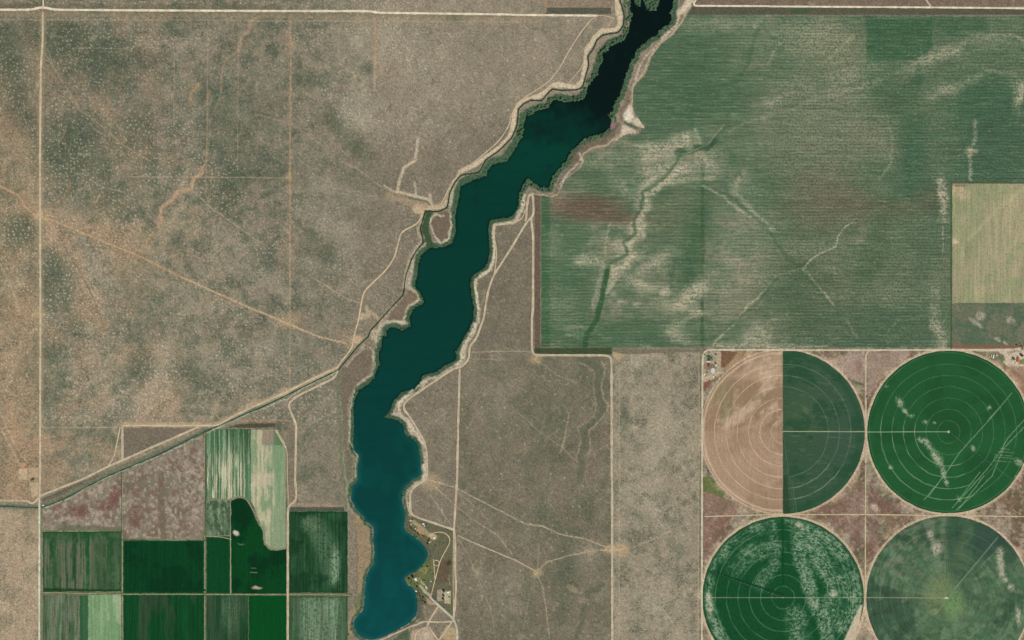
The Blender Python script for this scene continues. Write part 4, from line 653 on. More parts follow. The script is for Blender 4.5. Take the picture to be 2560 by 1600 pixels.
def c3(c):
    x, y = c.px, c.py; t = c.t; c.fill((30, 84, 48)); st = fbm(x / 9, y / 1.6, 3, 170); ri = fbm(c.r / 1.8, t * 14, 3, 171); m = fbm(x / 50, y / 50, 4, 172)
    m2 = fbm(x / 22, y / 22, 4, 174); tex = fbm(x / 6, y / 1.9, 3, 170) * .4 + fbm(c.r / 1.9, t * 22, 3, 171) * .3 + fbm(x / 3.5, y / 3.5, 2, 175) * .3; D = np.zeros_like(x)
    c.fill((26, 76, 44))
    for q, w_, a in ((((1985, 1302), (2025, 1330), (2045, 1390), (2075, 1440), (2110, 1480)), 24, 1.0), (((1995, 1330), (2000, 1400), (2020, 1450), (2030, 1500), (2060, 1545), (2075, 1620)), 17, 1.0), (((2060, 1320), (2110, 1390), (2140, 1460), (2140, 1540)), 26, .75), (((1775, 1400), (1768, 1480), (1778, 1540), (1805, 1600)), 15, 1.0), (((1800, 1380), (1850, 1330), (1920, 1305)), 24, .7), (((1840, 1420), (1880, 1380), (1940, 1370)), 22, .6), (((1900, 1460), (1920, 1430)), 18, .5), (((1990, 1540), (2000, 1600)), 26, .7), (((2080, 1500), (2110, 1560)), 26, .75), (((1930, 1310), (1935, 1420)), 14, .5)):
        D = np.maximum(D, a * (1 - ss(w_ * .35, w_ * 1.5, dist_poly(c.wx, c.wy, q))))
    D = D * (.45 + .55 * ss(.38, .58, m2)); c.fill((160, 172, 150), np.clip(ss(.38, .60, tex) * D * 1.25, 0, 1)); c.fill((80, 118, 84), D * .35); c.fill((20, 62, 36), ss(.54, .66, ri) * .55)
    rings(c, (130, 158, 120), .7, 1.0); c.stroke([(1957, 1300), (1957, 1460)], 2.4, (22, 66, 38), .85, warp=.1); c.stroke([(1762, 1424), (1958, 1486)], 2.6, (22, 62, 38), .8, warp=.1); c.stroke([(1757, 1494), (2160, 1494)], .8, (150, 166, 130), .8, warp=0)
    for q in ((1775, 1400, 8, 14, .1, .6), (1770, 1490, 6, 12, 0, .9), (1776, 1520, 7, 26, 0, .7), (2085, 1484, 10, 7, .5, .9), (1998, 1310, 14, 8, .7, .8), (2030, 1505, 9, 14, -.6, .6)):
        c.blob(q[0], q[1], q[2], q[3], (196, 186, 162), q[5], q[4], soft=.8, patchy=.85)
    c.fill((28, 70, 42), (1 - ss(1, 6, np.abs(c.r - 200))) * .7); c.poly([(2100, 1620), (2128, 1560), (2150, 1515), (2156, 1512), (2150, 1560), (2120, 1640)], (220, 194, 168), .9, 3, .4, patchy=.2)
def c4(c):
    x, y = c.px, c.py; t = c.t; c.fill((72, 100, 74)); c.fill((104, 122, 96), ss(.45, .6, fbm(x / 14, y / 14, 4, 180)) * .6); c.fill((52, 78, 60), ss(.5, .62, fbm(x / 50 + 3, y / 50, 4, 181)) * .7)
    c.fill((112, 114, 96), ss(.48, .66, fbm(x / 22, y / 14, 4, 182)) * (y < 1450) * (x < 2370) * .6); ri = fbm(c.r / 3, t * 8, 3, 183); c.c *= (1 + (ri - .5) * .35)[:, None]
    up = (t > 4.70) & (t < 5.50); c.fill((52, 78, 60), up * .45); c.fill((54, 80, 62), ((t > 4.71) & (t < 4.95)) * .4 * ss(20, 60, c.r)); c.c *= (1 + (fbm(t * 9, c.r / 60, 3, 187) - .5) * .3)[:, None]; c.fill((50, 74, 64), up * ss(110, 150, c.r) * ss(5.0, 5.2, t) * .6); 
    c.blob(2370, 1495, 80, 80, (104, 124, 92), .4, 0, soft=.8, patchy=.3); c.blob(2348, 1478, 30, 44, (126, 138, 94), .7, .5, soft=.6, patchy=.6); c.blob(2384, 1508, 24, 38, (112, 142, 92), .8, .1, soft=.5, patchy=.5); c.blob(2398, 1370, 9, 60, (98, 114, 78), .35, .3, soft=.9); c.blob(2345, 1525, 16, 14, (84, 106, 66), .6); c.blob(2335, 1530, 10, 8, (150, 160, 126), .5, patchy=.6)
    for q in ((2500, 1385, 9, 16, .1), (2503, 1410, 7, 20, -.1), (2505, 1435, 7, 8, 0), (2515, 1450, 6, 7, 0), (2527, 1470, 6, 9, -.3), (2545, 1540, 6, 22, -.1), (2325, 1340, 8, 14, -.3), (2340, 1370, 12, 16, 0)): c.blob(*q[:4], (196, 180, 160), .8, q[4], soft=.8, patchy=.8)
    rings(c, (120, 134, 106), .4, 1.1, (1, 2, 3, 4, 5, 6)); rings(c, (140, 144, 116), .35, 1.3, (4, 6), 2.8, 4.6); c.stroke([(2164, 1494), (2370, 1495)], .8, (164, 150, 124), .85, warp=0); c.stroke([(2495, 1343), (2405, 1450), (2385, 1474)], .9, (150, 160, 138), .8, warp=0); c.stroke([(2360, 1508), (2340, 1535)], .9, (150, 160, 128), .6, warp=.1)
    c.stroke([(2365, 1292), (2367, 1440)], 1.2, (60, 84, 62), .6, warp=.1); c.blob(2366, 1495, 5, 2.5, (206, 196, 176), .9, warp=0)
    c.stroke([(2370, 1100)] * 2, 1, L0, 0)
L0 = (0, 0, 0)
disc('circle_field', 1956.2, 1080, 203.5, c1a, M_CROP, 0.20, PI / 2, 3 * PI / 2, na=330)
disc('circle_field', 1957.4, 1080, 204.5, c1b, M_CROP, 0.20, -PI / 2, PI / 2, na=330)
disc('circle_field', 2371.5, 1080, 203, c2, M_CROP, 0.20)
disc('circle_field', 1958, 1494, 202, c3, M_CROP, 0.20)
disc('circle_field', 2370, 1494, 204, c4, M_CROP, 0.20)

def rowfield(base, alt=(), seed=0, stripes=.3, extra=None, edge=None, sw=1.6):
    def f(c):
        x, y = c.px, c.py; c.fill(base)
        for (col, a, lo, hi, sx, sy) in alt: c.fill(col, ss(lo, hi, fbm(x / sx, y / sy, 4, seed + len(str(col)))) * a)
        if extra: extra(c)
        c.c *= (1 + (fbm(x / sw, y / 90, 3, seed + 5) - .5) * stripes * 2)[:, None]; c.c *= (.94 + .12 * fbm(x / 3, y / 3, 2, seed))[:, None]
        if edge is not None:
            e = np.minimum(np.minimum(x - x.min(), x.max() - x), np.minimum(y - y.min(), y.max() - y)); c.fill(edge, (1 - ss(1, 5, e)) * .7)
    return f
BRN = (112, 100, 84)
def exA(c):
    x, y = c.px, c.py; q = fbm(x / 4.6, y / 300, 2, 401) * .8 + .2 * fbm(x / 5, y / 14, 3, 405); c.fill((112, 108, 93), ss(.42, .56, q) * ss(1350, 1380, y + 30 * vn(x / 4, x * 0, 5)) * .8 * (1 - ss(225, 240, x) * .6)); c.fill((30, 84, 44), (1 - ss(2, 6, np.abs(x - 219))) * .8)
    c.fill((84, 104, 76), ss(.5, .66, fbm(x / 9, y / 16, 4, 402)) * .5)
    c.poly([(106, 1470), (304, 1474), (304, 1479), (106, 1479)], (22, 52, 28), .7, 2)
def exE(c):
    x, y = c.px, c.py; q = vn(x / 2.6, y / 400, 411); q2 = vn(x / 7.5, y / 30, 412); low = ss(1110, 1230, y + 60 * vn(x / 8, y * 0, 413)); right = ss(575, 620, x)
    c.fill((124, 144, 112), ss(.42, .7, q) * (.35 + .5 * low) * (1 - .5 * right * (1 - low))); c.fill((186, 180, 152), ss(.45, .62, q * .55 + q2 * .45) * low * .95); c.fill((48, 74, 46), right * (1 - low) * .6)
    for k in range(9): xx = 524 + k * 12.2; c.stroke([(xx, 1076), (xx, 1250)], .8, (170, 176, 146), .7, warp=0, patchy=.3)
def exF(c):
    x, y = c.px, c.py; q = fbm(x / 5.5, y / 70, 3, 421); z = fbm(x / 24, y / 34, 3, 422); c.fill((188, 179, 148), ss(.42, .6, q * .5 + z * .5) * (1 - .8 * ss(682, 690, x)) * .9); c.fill((112, 146, 112), ss(.5, .64, fbm(x / 5, y / 60, 3, 423)) * .6); c.fill((196, 182, 156), (1 - ss(8, 22, np.abs(y - 1200))) * (1 - ss(680, 690, x)) * .6)
    c.poly([(656, 1076), (685, 1076), (685, 1112), (656, 1112)], (140, 120, 106), .8, 2, .6, .3); c.poly([(685, 1076), (700, 1076), (712, 1115), (685, 1113)], (92, 118, 84), .9, 1, .2); c.stroke([(690, 1076), (712, 1112)], 2.2, (196, 174, 142), .9, warp=.1)
def exD(c):
    c.blob(590, 1333, 7, 6, (216, 196, 178), .95, .8, patchy=.2); c.blob(600, 1362, 9, 2, (110, 130, 104), .6, .2); c.blob(640, 1468, 14, 3, (196, 170, 150), .9, 0, patchy=.2); c.stroke([(626, 1431), (643, 1431)], 1, (170, 158, 130), .7, warp=.1); c.stroke([(628, 1420), (640, 1420)], .8, (150, 150, 120), .6, warp=.1)
def exH(c):
    c.poly([(750, 1300), (800, 1290), (850, 1370), (845, 1470), (820, 1460), (790, 1380)], (96, 118, 92), .6, 14, .9, patchy=.6); c.blob(838, 1415, 12, 40, (150, 168, 140), .6, .05, patchy=.7); c.blob(775, 1310, 20, 20, (104, 124, 96), .5, patchy=.6); c.stroke([(723, 1281), (868, 1281)], 1.4, (20, 62, 34), .8)
def exI(c): c.poly([(750, 1490), (850, 1490), (850, 1700), (750, 1700)], (132, 148, 124), .6, 12, .8, patchy=.7)
def exN(c): c.blob(575, 1530, 24, 50, (96, 112, 88), .5, patchy=.6)
DG = (16, 62, 34)
for nm, (x0, y0, x1, y1), fn, cl in (
    ('crop_field', (107, 1329, 303, 1479), rowfield((52, 84, 55), [((36, 74, 42), .6, .45, .6, 16, 90)], 200, .16, exA, (30, 74, 40)), None),
    ('crop_field', (308, 1351, 510, 1483), rowfield(DG, [((14, 50, 30), .7, .45, .62, 60, 60)], 210, .14, None, (24, 82, 42)), None),
    ('crop_field', (516, 1341, 575, 1484), rowfield((18, 66, 36), [], 220, .12, None, (26, 76, 42)), None),
    ('crop_field', (576, 1242, 716, 1484), rowfield((14, 52, 30), [((16, 68, 32), .8, .45, .6, 50, 60)], 230, .12, exD), [(577, 1253), (595, 1244), (614, 1248), (624, 1263), (635, 1287), (646, 1312), (656, 1327), (658.5, 1359), (672, 1374), (693, 1376), (716, 1372), (716, 1484), (579, 1484)]),
    ('crop_field', (516, 1073, 627, 1250), rowfield((74, 112, 80), [((50, 88, 56), .8, .42, .6, 5, 120)], 240, .3, exE), [(516, 1086), (540, 1073), (627, 1073), (627, 1260), (617, 1243), (594, 1239), (573, 1247), (530, 1245), (516, 1252)]),
    ('pale_field', (627, 1075, 714, 1375), rowfield((138, 152, 118), [((124, 148, 110), .6, .45, .6, 8, 120)], 250, .10, exF), [(627, 1075), (699, 1075), (714, 1115), (714, 1370), (695, 1372), (675, 1370), (663, 1357), (661, 1325), (645, 1298), (636, 1268), (627, 1252)]),
    ('mottled_field', (516, 1251, 575, 1339), rowfield((92, 114, 88), [((60, 84, 62), .8, .42, .58, 12, 12), ((140, 150, 122), .7, .5, .66, 7, 14)], 260, .2, None), None),
    ('crop_field', (723, 1279, 869, 1482), rowfield((36, 70, 44), [((50, 86, 56), .6, .45, .6, 10, 60), ((22, 54, 32), .6, .5, .62, 40, 40)], 270, .32, exH, (24, 66, 36)), None),
    ('crop_field', (723, 1491, 869, 1700), rowfield((74, 98, 72), [((46, 78, 50), .7, .45, .6, 8, 80)], 280, .36, exI, (44, 78, 48)), None),
    ('crop_field', (107, 1487, 197, 1700), rowfield((98, 114, 88), [((62, 90, 62), .7, .45, .6, 8, 50), ((116, 114, 98), .5, .5, .65, 10, 70)], 290, .3), None),
    ('crop_field', (198.5, 1489, 220, 1700), rowfield((56, 94, 62), [], 292, .2), None),
    ('pale_field', (221, 1487, 303, 1700), rowfield((116, 148, 106), [((140, 166, 128), .5, .5, .65, 10, 40)], 294, .14, lambda c: c.poly([(285, 1487), (303, 1487), (303, 1560), (290, 1550)], (176, 182, 148), .6, 6, .6)), None),
    ('crop_field', (309, 1487, 510, 1700), rowfield((20, 68, 36), [((52, 70, 50), .8, .45, .6, 26, 120)], 296, .26), None),
    ('crop_field', (516, 1489, 621, 1700), rowfield((34, 72, 44), [((60, 78, 58), .7, .45, .6, 10, 90)], 298, .3, exN), None),
    ('crop_field', (622, 1489, 716, 1700), rowfield((14, 72, 32), [], 299, .08), None),
):
    sheet(nm, x0, y0, x1, y1, 1.6, fn, M_CROP, 0.15, clip=cl)
def paint_weeds(c):
    x, y = c.px, c.py; c.fill((140, 128, 111)); c.fill((112, 90, 79), ss(.5, .62, fbm(x / 16, y / 20, 5, 310)) * .65); c.fill((106, 104, 88), ss(.52, .64, fbm(x / 14, y / 26, 4, 316)) * .5); c.fill((178, 166, 147), ss(.5, .64, fbm(x / 6.0, y / 7, 4, 311) * .7 + .3 * fbm(x / 40, y / 40, 3, 317)) * .7); c.fill((112, 100, 84), ss(.54, .66, fbm(x / 5, y / 6, 3, 313)) * .5)
    c.fill((102, 102, 84), (1 - ss(2, 12, dist_poly(c.wx, c.wy, P(CANAL_S)))) * .8); c.stroke([(400, 1180), (405, 1260), (410, 1345)], 7, (108, 98, 80), .7, patchy=.2); c.blob(285, 1245, 12, 30, (112, 70, 66), .75, .4, soft=.7, patchy=.5); c.blob(262, 1268, 24, 6, (112, 72, 68), .7, soft=.7, patchy=.5); c.blob(198, 1280, 20, 16, (108, 74, 68), .75, soft=.7, patchy=.5); c.blob(338, 1290, 16, 26, (104, 76, 68), .7, soft=.7, patchy=.5); c.blob(140, 1268, 12, 8, (128, 84, 76), .6)
    c.poly([(150, 1312), (306, 1318), (306, 1328), (140, 1328)], (96, 104, 78), .7, 3, .4)
sheet('fallow_field', 107, 1085, 304, 1328, 2, paint_weeds, M_SOIL, 0.10, clip=[(107, 1275), (158, 1257), (245, 1214), (304, 1187), (304, 1326), (107, 1326)])
sheet('fallow_field', 308, 1085, 510, 1349, 2, paint_weeds, M_SOIL, 0.10, clip=[(308, 1185), (398, 1142), (500, 1096), (510, 1098), (510, 1349), (308, 1347)])
ribbon('farm_track', [(576.5, 1348), (576.5, 1484)], 1.8, ((150, 150, 116), (172, 168, 132), (150, 150, 116)), M_ROAD)
ribbon('farm_track', P("03: 1950,205 2030,185 2175,190 2270,160 2340,190 2390,290; 13: 20,350 75,500 80,600 130,655 200,665 285,648"), 1.8, ((128, 142, 108), (160, 164, 128), (110, 128, 96)), M_ROAD)
ribbon('farm_track', P("03: 1950,535 2080,535 2190,562"), 1.8, ((150, 156, 120), (176, 172, 138)), M_ROAD)

# ------------------------------------------------------------------ small object helpers
def T(o, parent, loc=(0, 0, 0), rz=0.0):
    o.parent = parent; o.location = loc; o.rotation_euler = (0, 0, rz); return o
def root(name, px, py, rz, label, cat, group=None, z=0.0):
    e = bpy.data.objects.new(name, None); COL.objects.link(e); x, y, _ = W(px, py); e.location = (x, y, gz(px, py) + z); e.rotation_euler = (0, 0, rz)
    e.empty_display_size = 1; return setp(e, label, cat, group)
class MB:
    def __init__(s): s.v = []; s.f = []
    def box(s, x0, y0, z0, x1, y1, z1):
        b = len(s.v); s.v += [(x0, y0, z0), (x1, y0, z0), (x1, y1, z0), (x0, y1, z0), (x0, y0, z1), (x1, y0, z1), (x1, y1, z1), (x0, y1, z1)]
        s.f += [tuple(b + k for k in q) for q in ((0, 3, 2, 1), (4, 5, 6, 7), (0, 1, 5, 4), (1, 2, 6, 5), (2, 3, 7, 6), (3, 0, 4, 7))]; return s
    def poly(s, pts, faces): b = len(s.v); s.v += pts; s.f += [tuple(b + k for k in q) for q in faces]; return s
    def tube(s, p, q, r0, r1, n=8):
        p = np.array(p, float); q = np.array(q, float); d = q - p; d /= np.linalg.norm(d) + 1e-9
        a = np.cross(d, (0, 0, 1) if abs(d[2]) < .9 else (1, 0, 0)); a /= np.linalg.norm(a); c = np.cross(d, a); b = len(s.v)
        for pt, r in ((p, r0), (q, r1)):
            for k in range(n): t = 2 * PI * k / n; s.v.append(tuple(pt + (a * math.cos(t) + c * math.sin(t)) * r))
        s.f += [(b + k, b + (k + 1) % n, b + n + (k + 1) % n, b + n + k) for k in range(n)] + [tuple(b + k for k in range(n))[::-1], tuple(b + n + k for k in range(n))]; return s
    def mesh(s, name, mat, bevel=0.0):
        me = bpy.data.meshes.new(name); me.from_pydata(s.v, [], s.f); me.update()
        if bevel:
            bm = bmesh.new(); bm.from_mesh(me); bmesh.ops.bevel(bm, geom=bm.edges[:], offset=bevel, segments=1, affect='EDGES'); bm.to_mesh(me); bm.free()
        me.materials.append(mat); return me
    def obj(s, name, mat, parent=None, loc=(0, 0, 0), rz=0.0, bevel=0.0):
        o = bpy.data.objects.new(name, s.mesh(name, mat, bevel)); COL.objects.link(o)
        if parent is not None: T(o, parent, loc, rz)
        else: o.location = loc; o.rotation_euler = (0, 0, rz)
        return o

# ------------------------------------------------------------------ trees
M_BARK = mat_plain('bark', (.16, .12, .085), grain=.3)
LEAF = {'willow': mat_plain('willow_leaf', (.15, .27, .13), .8, .1, .45, .35), 'dark': mat_plain('dark_leaf', (.028, .062, .022), .8, .1, .4, .35),
        'olive': mat_plain('olive_leaf', (.12, .19, .06), .8, .1, .4, .35), 'grey': mat_plain('greygreen_leaf', (.15, .25, .17), .8, .1, .35, .35)}
def crown_mesh(seed, leaf, n=230):
    """unit crown: leaf clumps spread through a few uneven lobes, gaps between them"""
    r = random.Random(seed); lobes = [(r.uniform(-.45, .45), r.uniform(-.45, .45), r.uniform(.75, 1.15), r.uniform(.38, .62)) for _ in range(6)] + [(0, 0, .95, .6)]
    m = MB()
    for k in range(n):
        lx, ly, lz, lr = r.choice(lobes); u = r.uniform(-1, 1); t = r.uniform(0, 2 * PI); q = math.sqrt(1 - u * u); rr = lr * r.uniform(.55, 1.0)
        c = np.array((lx + q * math.cos(t) * rr, ly + q * math.sin(t) * rr, lz + u * rr * .8)); a = np.array([r.gauss(0, 1) for _ in range(3)]); a /= np.linalg.norm(a)
        b = np.cross(a, [r.gauss(0, 1) for _ in range(3)]); b /= np.linalg.norm(b); s1 = r.uniform(.10, .2); s2 = s1 * r.uniform(.5, .9); d = np.cross(a, b) * s1 * .4
        m.poly([tuple(c - a * s1), tuple(c + b * s2 + d), tuple(c + a * s1), tuple(c - b * s2 + d)], [(0, 1, 2, 3)])
    return m.mesh('crown', LEAF[leaf])
def trunk_mesh(seed):
    r = random.Random(seed); m = MB(); m.tube((0, 0, -.1), (0, 0, .55), .07, .05)
    for k in range(5):
        t = k * 1.3 + r.random(); m.tube((0, 0, .35 + .05 * k), (.45 * math.cos(t), .45 * math.sin(t), .85 + .06 * k), .035, .012, 5)
    return m.mesh('trunk', M_BARK)
TRUNKS = [trunk_mesh(k) for k in range(3)]
CROWNS = {k: [crown_mesh(10 * i + j, k) for j in range(4)] for i, k in enumerate(LEAF)}
NT = [0]
def tree(px, py, r, leaf, label, group=None, name='broadleaf_tree', cat='tree', flat=1.0, z=0.0):
    """r = crown radius in map units; flat<1 makes a shrub"""
    NT[0] += 1; e = root(name, px, py, random.uniform(0, 6.28), label, cat, group, z)
    R = r * S; c = bpy.data.objects.new('crown', random.choice(CROWNS[leaf])); t = bpy.data.objects.new('trunk' if flat > .8 else 'stem', random.choice(TRUNKS))
    for o in (t, c): COL.objects.link(o); o.parent = e; o.scale = (R, R, R * flat * random.uniform(.85, 1.1))
    return e
def shore_trees():
    pts, s_ = resample(LAKE, 1.0, 0); T_ = np.gradient(pts, axis=0); T_ /= np.hypot(T_[:, 0], T_[:, 1])[:, None] + 1e-9; N = np.stack([T_[:, 1], -T_[:, 0]], 1)
    mid = pts + N * 3
    if in_poly(mid[:, 0], mid[:, 1], LAKE).mean() > .5: N = -N
    k = 0; rnd = random.Random(3)
    while k < len(pts):
        x, y = pts[k]
        if y < -12 or y > 1600: k += 6; continue
        east = k > len(pts) / 2 and y < 1590
        dense = y < 345 or (east and y < 520); step = rnd.uniform(3.6, 7.0) if dense else (rnd.uniform(26, 46) if y < 1010 else rnd.uniform(50, 90))
        if (east and 560 < y < 980): step = rnd.uniform(15, 28)
        if vn(np.array([x / 13.0]), np.array([y / 13.0]), 77)[0] < (.33 if dense else .0): k += 5; continue
        for row in range(2 if dense and rnd.random() < .4 else 1):
            off = (.5 if row == 0 else 5.5) + rnd.uniform(-.5, 3.0); r = rnd.uniform(2.8, 4.9) if dense else rnd.uniform(1.6, 2.8)
            qx, qy = x + N[k, 0] * off, y + N[k, 1] * off
            if abs(qx - 1531) < 9 and abs(qy - 313) < 12: continue
            leaf = rnd.choice(['willow', 'willow', 'grey', 'olive' if rnd.random() < .3 else 'willow'])
            if dense: lab, grp = (("leafy green tree in the band crowding the east bank of the dark north arm", 'trees along the east bank of the north arm') if east else ("leafy green tree in the band lining the west bank of the dark north arm", 'trees along the west bank of the north arm'))
            elif y < 1010: lab, grp = (("small tree in the thin fringe on the east shore below the grassy bluff", 'small trees fringing the east shore') if east else ("small tree in the reeds on the west shore of the middle lake", 'small trees on the west shore'))
            else: lab, grp = (("scattered small tree on the east shore of the teal southern basin", 'scattered trees on the southern east shore') if east else ("scattered small tree on the west shore of the teal southern basin", 'scattered trees on the southern west shore'))
            tree(qx, qy, r, leaf, lab, grp, 'shore_tree')
        k += max(1, int(step))
shore_trees()
_r = random.Random(5)
for (ix, iy) in ((1590, 2), (1596, 8), (1598, 14), (1593, -6), (1600, 0), (1611, 2), (1616, 8), (1622, 3), (1628, 0), (1633, 8), (1640, 4), (1644, -2), (1620, 14), (1627, 13), (1634, 16), (1640, 13), (1628, 21), (1634, 25), (1626, 24), (1638, 22), (1610, -8), (1622, -7), (1635, -8)):
    tree(ix + _r.uniform(-1, 1), iy + _r.uniform(-1, 1), _r.uniform(3.4, 5.0), _r.choice(['willow', 'willow', 'grey']), 'leafy tree on the wooded islet at the top of the lake', 'trees on the wooded islet', 'islet_tree')
tree(1616.5, 24, 1.6, 'grey', 'lone small tree standing in dark water just south of the wooded islet', None, 'islet_tree')
for a, l_ in (((1520.5, 287.5), 'upper'), ((1524.5, 294), 'lower')): tree(a[0], a[1], 2.0, 'olive', '%s of two pale bushes standing in the water beside the pink rock slab' % l_, None, 'water_bush', 'bush', .7, 1.0)
tree(1573.5, 254, 2.9, 'willow', 'round green bush beside the bank track north of the white clearing', None, 'round_bush', 'bush', .7)
tree(1675, 65, 6.0, 'willow', 'broadest bright green tree on the east bank of the north arm', None, 'broadleaf_tree')
# lakeside park
for q, lab in (((1110, 1477, 4.0), 'northernmost of three dark trees between the paved lot and the white-roofed building'), ((1109, 1488.7, 3.2), 'middle of three dark trees between the paved lot and the white-roofed building'), ((1108.5, 1496.5, 3.4), 'southernmost of three dark trees between the paved lot and the white-roofed building')):
    tree(*q, 'dark', lab, 'three dark trees beside the paved lot')
tree(1123.7, 1492.3, 2.3, 'olive', 'olive green tree alone on the pale yard east of the white-roofed building'); tree(1032.5, 1441.5, 4.6, 'dark', 'largest dark tree just north of the white lodge on the point'); tree(1023.5, 1446.5, 3.2, 'dark', 'dark tree nearest the water at the tip of the park point')
tree(1042.5, 1466.5, 3.0, 'dark', 'dark tree west of the square green lawn on the point'); tree(1068.8, 1416, 3.0, 'dark', 'dark tree at the north edge of the park grass beside the inlet')
for q in ((1061, 1426), (1056, 1430.5), (1070, 1428.5), (1072, 1432), (1076, 1425.5), (1046, 1441.5), (1040, 1441), (1062, 1451), (1058, 1451), (1083.5, 1435), (1090, 1454)): tree(q[0], q[1], _r.uniform(1.5, 2.2), 'dark', 'small dark shrub dotted over the dry park grass on the point', 'small shrubs over the park grass', 'park_shrub', 'shrub', .7)
for q in ((1034, 1455), (1037, 1460), (1030, 1452), (1041, 1455), (1044, 1458), (1028, 1457)): tree(q[0], q[1], _r.uniform(2.0, 2.9), 'olive', 'low green bush in the clump south of the white lodge', 'bushes south of the white lodge', 'park_bush', 'bush', .7)
for q in ((1046, 1477.5), (1050, 1484), (1051, 1490), (1052, 1497), (1044, 1487), (1058, 1493), (1062, 1505), (1066, 1508), (1048, 1503), (1056, 1502)): tree(q[0], q[1], _r.uniform(1.8, 3.0), _r.choice(['dark', 'willow']), 'tree in the ragged strip along the shore south of the boathouse', 'trees along the shore south of the boathouse')
for q in ((1026, 1314.5), (1024, 1306), (1028.5, 1320), (1031, 1323), (1034, 1326), (1036.5, 1328.5), (1039, 1329), (1043, 1331), (1045.5, 1333), (1048, 1337.5), (1053, 1336.5), (1056, 1339), (1060, 1341), (1062, 1344)): tree(q[0], q[1], _r.uniform(1.6, 2.6), _r.choice(['dark', 'olive', 'dark']), 'small tree in the row screening the lakeside camp from the water', 'trees screening the lakeside camp')
tree(1031, 1299.5, 2.2, 'dark', 'dark tree beside the northernmost grey cabin of the camp'); tree(1074, 1347, 3.2, 'olive', 'larger green tree west of the lone white cabin above the beach'); tree(1070.5, 1352, 2.3, 'dark', 'dark tree beside the pink-roofed cabin'); tree(1069, 1358.5, 3.2, 'dark', 'dark tree at the shore just below the pink-roofed cabin'); tree(1066, 1311.5, 2.0, 'dark', 'dark tree east of the pair of white camp cabins'); tree(1089, 1362.5, 1.7, 'dark', 'tiny dark shrub alone on the grass inside the lane loop', None, 'park_shrub', 'shrub', .7)
tree(921, 906, 0, 'dark', '') if False else None
for q, l_ in (((885.5, 988), 'dark tree at the corner where the west shore turns north'), ((880, 1123), 'dark bush on the west shore at the small bay'), ((1025, 1095, 3.2), 'darkest tree hanging over the water on the eastern shoulder'), ((929, 1336), 'green tree on the tip of the western mud flat'), ((872, 1586), 'dark bush at the foot of the western dam bank')):
    tree(q[0], q[1], q[2] if len(q) > 2 else 2.4, 'dark', l_, None, 'shore_tree')
tree(84.2, 1198.5, 4.0, 'olive', 'bushy olive tree between the tan pads and the sandy lot', flat=.8); tree(79, 1201, 3.0, 'grey', 'grey-green bush beside the olive tree below the tan pads', None, 'round_bush', 'bush', .7); tree(512, 1476, 3.0, 'dark', 'dark tree where four field tracks meet in the dark green fields')
# farmyards
for q, lf, lab in (((1773, 893, 4.0), 'grey', 'large grey-green tree north of the long white roof in the corner farmyard'), ((1778.5, 896, 3.6), 'grey', 'second grey-green tree north-east of the long white roof'), ((1772.5, 899.5, 3.0), 'dark', 'dark tree just behind the long white roof'), ((1773, 880.5, 1.8), 'olive', 'small bush at the north edge of the corner farmyard'), ((1790.3, 886, 2.8), 'dark', 'dark bush pair near the north-east corner of the corner farmyard'),
                   ((1761, 886.5, 2.2), 'olive', 'olive bush beside the road on the west edge of the corner farmyard'), ((1789, 907.5, 2.8), 'olive', 'brownish tree east of the red shed in the corner farmyard'), ((1768.5, 931, 2.4), 'olive', 'low olive bush south of the red shed in the corner farmyard'), ((1788.5, 943, 1.8), 'olive', 'scrubby bush at the south end of the corner farmyard'), ((1774, 952, 2.2), 'olive', 'scrubby bush in the south-west corner of the corner farmyard'),
                   ((2534.6, 897.2, 4.6), 'olive', 'round bright tree just west of the red-roofed house'), ((2554.8, 888, 5.2), 'dark', 'big dark tree north-east of the red-roofed house at the picture edge'), ((2538, 906.5, 1.5), 'olive', 'tiny bush south of the round bright tree'), ((2529, 899.8, 1.6), 'dark', 'tiny dark bush west of the round bright tree'), ((2542, 862.5, 2.6), 'olive', 'olive tree on the slope north of the farm driveway'), ((2550, 858, 2.4), 'willow', 'northernmost tree on the green bank above the driveway'), ((2553, 866, 2.6), 'willow', 'middle tree on the green bank above the driveway'), ((2556, 872, 2.6), 'willow', 'southernmost tree on the green bank above the driveway'),
                   ((2167, 992, 2.4), 'grey', 'pale bush beside the road where the two top circles meet'), ((1766, 1170, 2.0), 'dark', 'upper small tree beside the road left of the tan half circle'), ((1770, 1177, 2.2), 'dark', 'lower small tree in the weedy corner left of the tan half circle')):
    tree(*q, lf, lab)

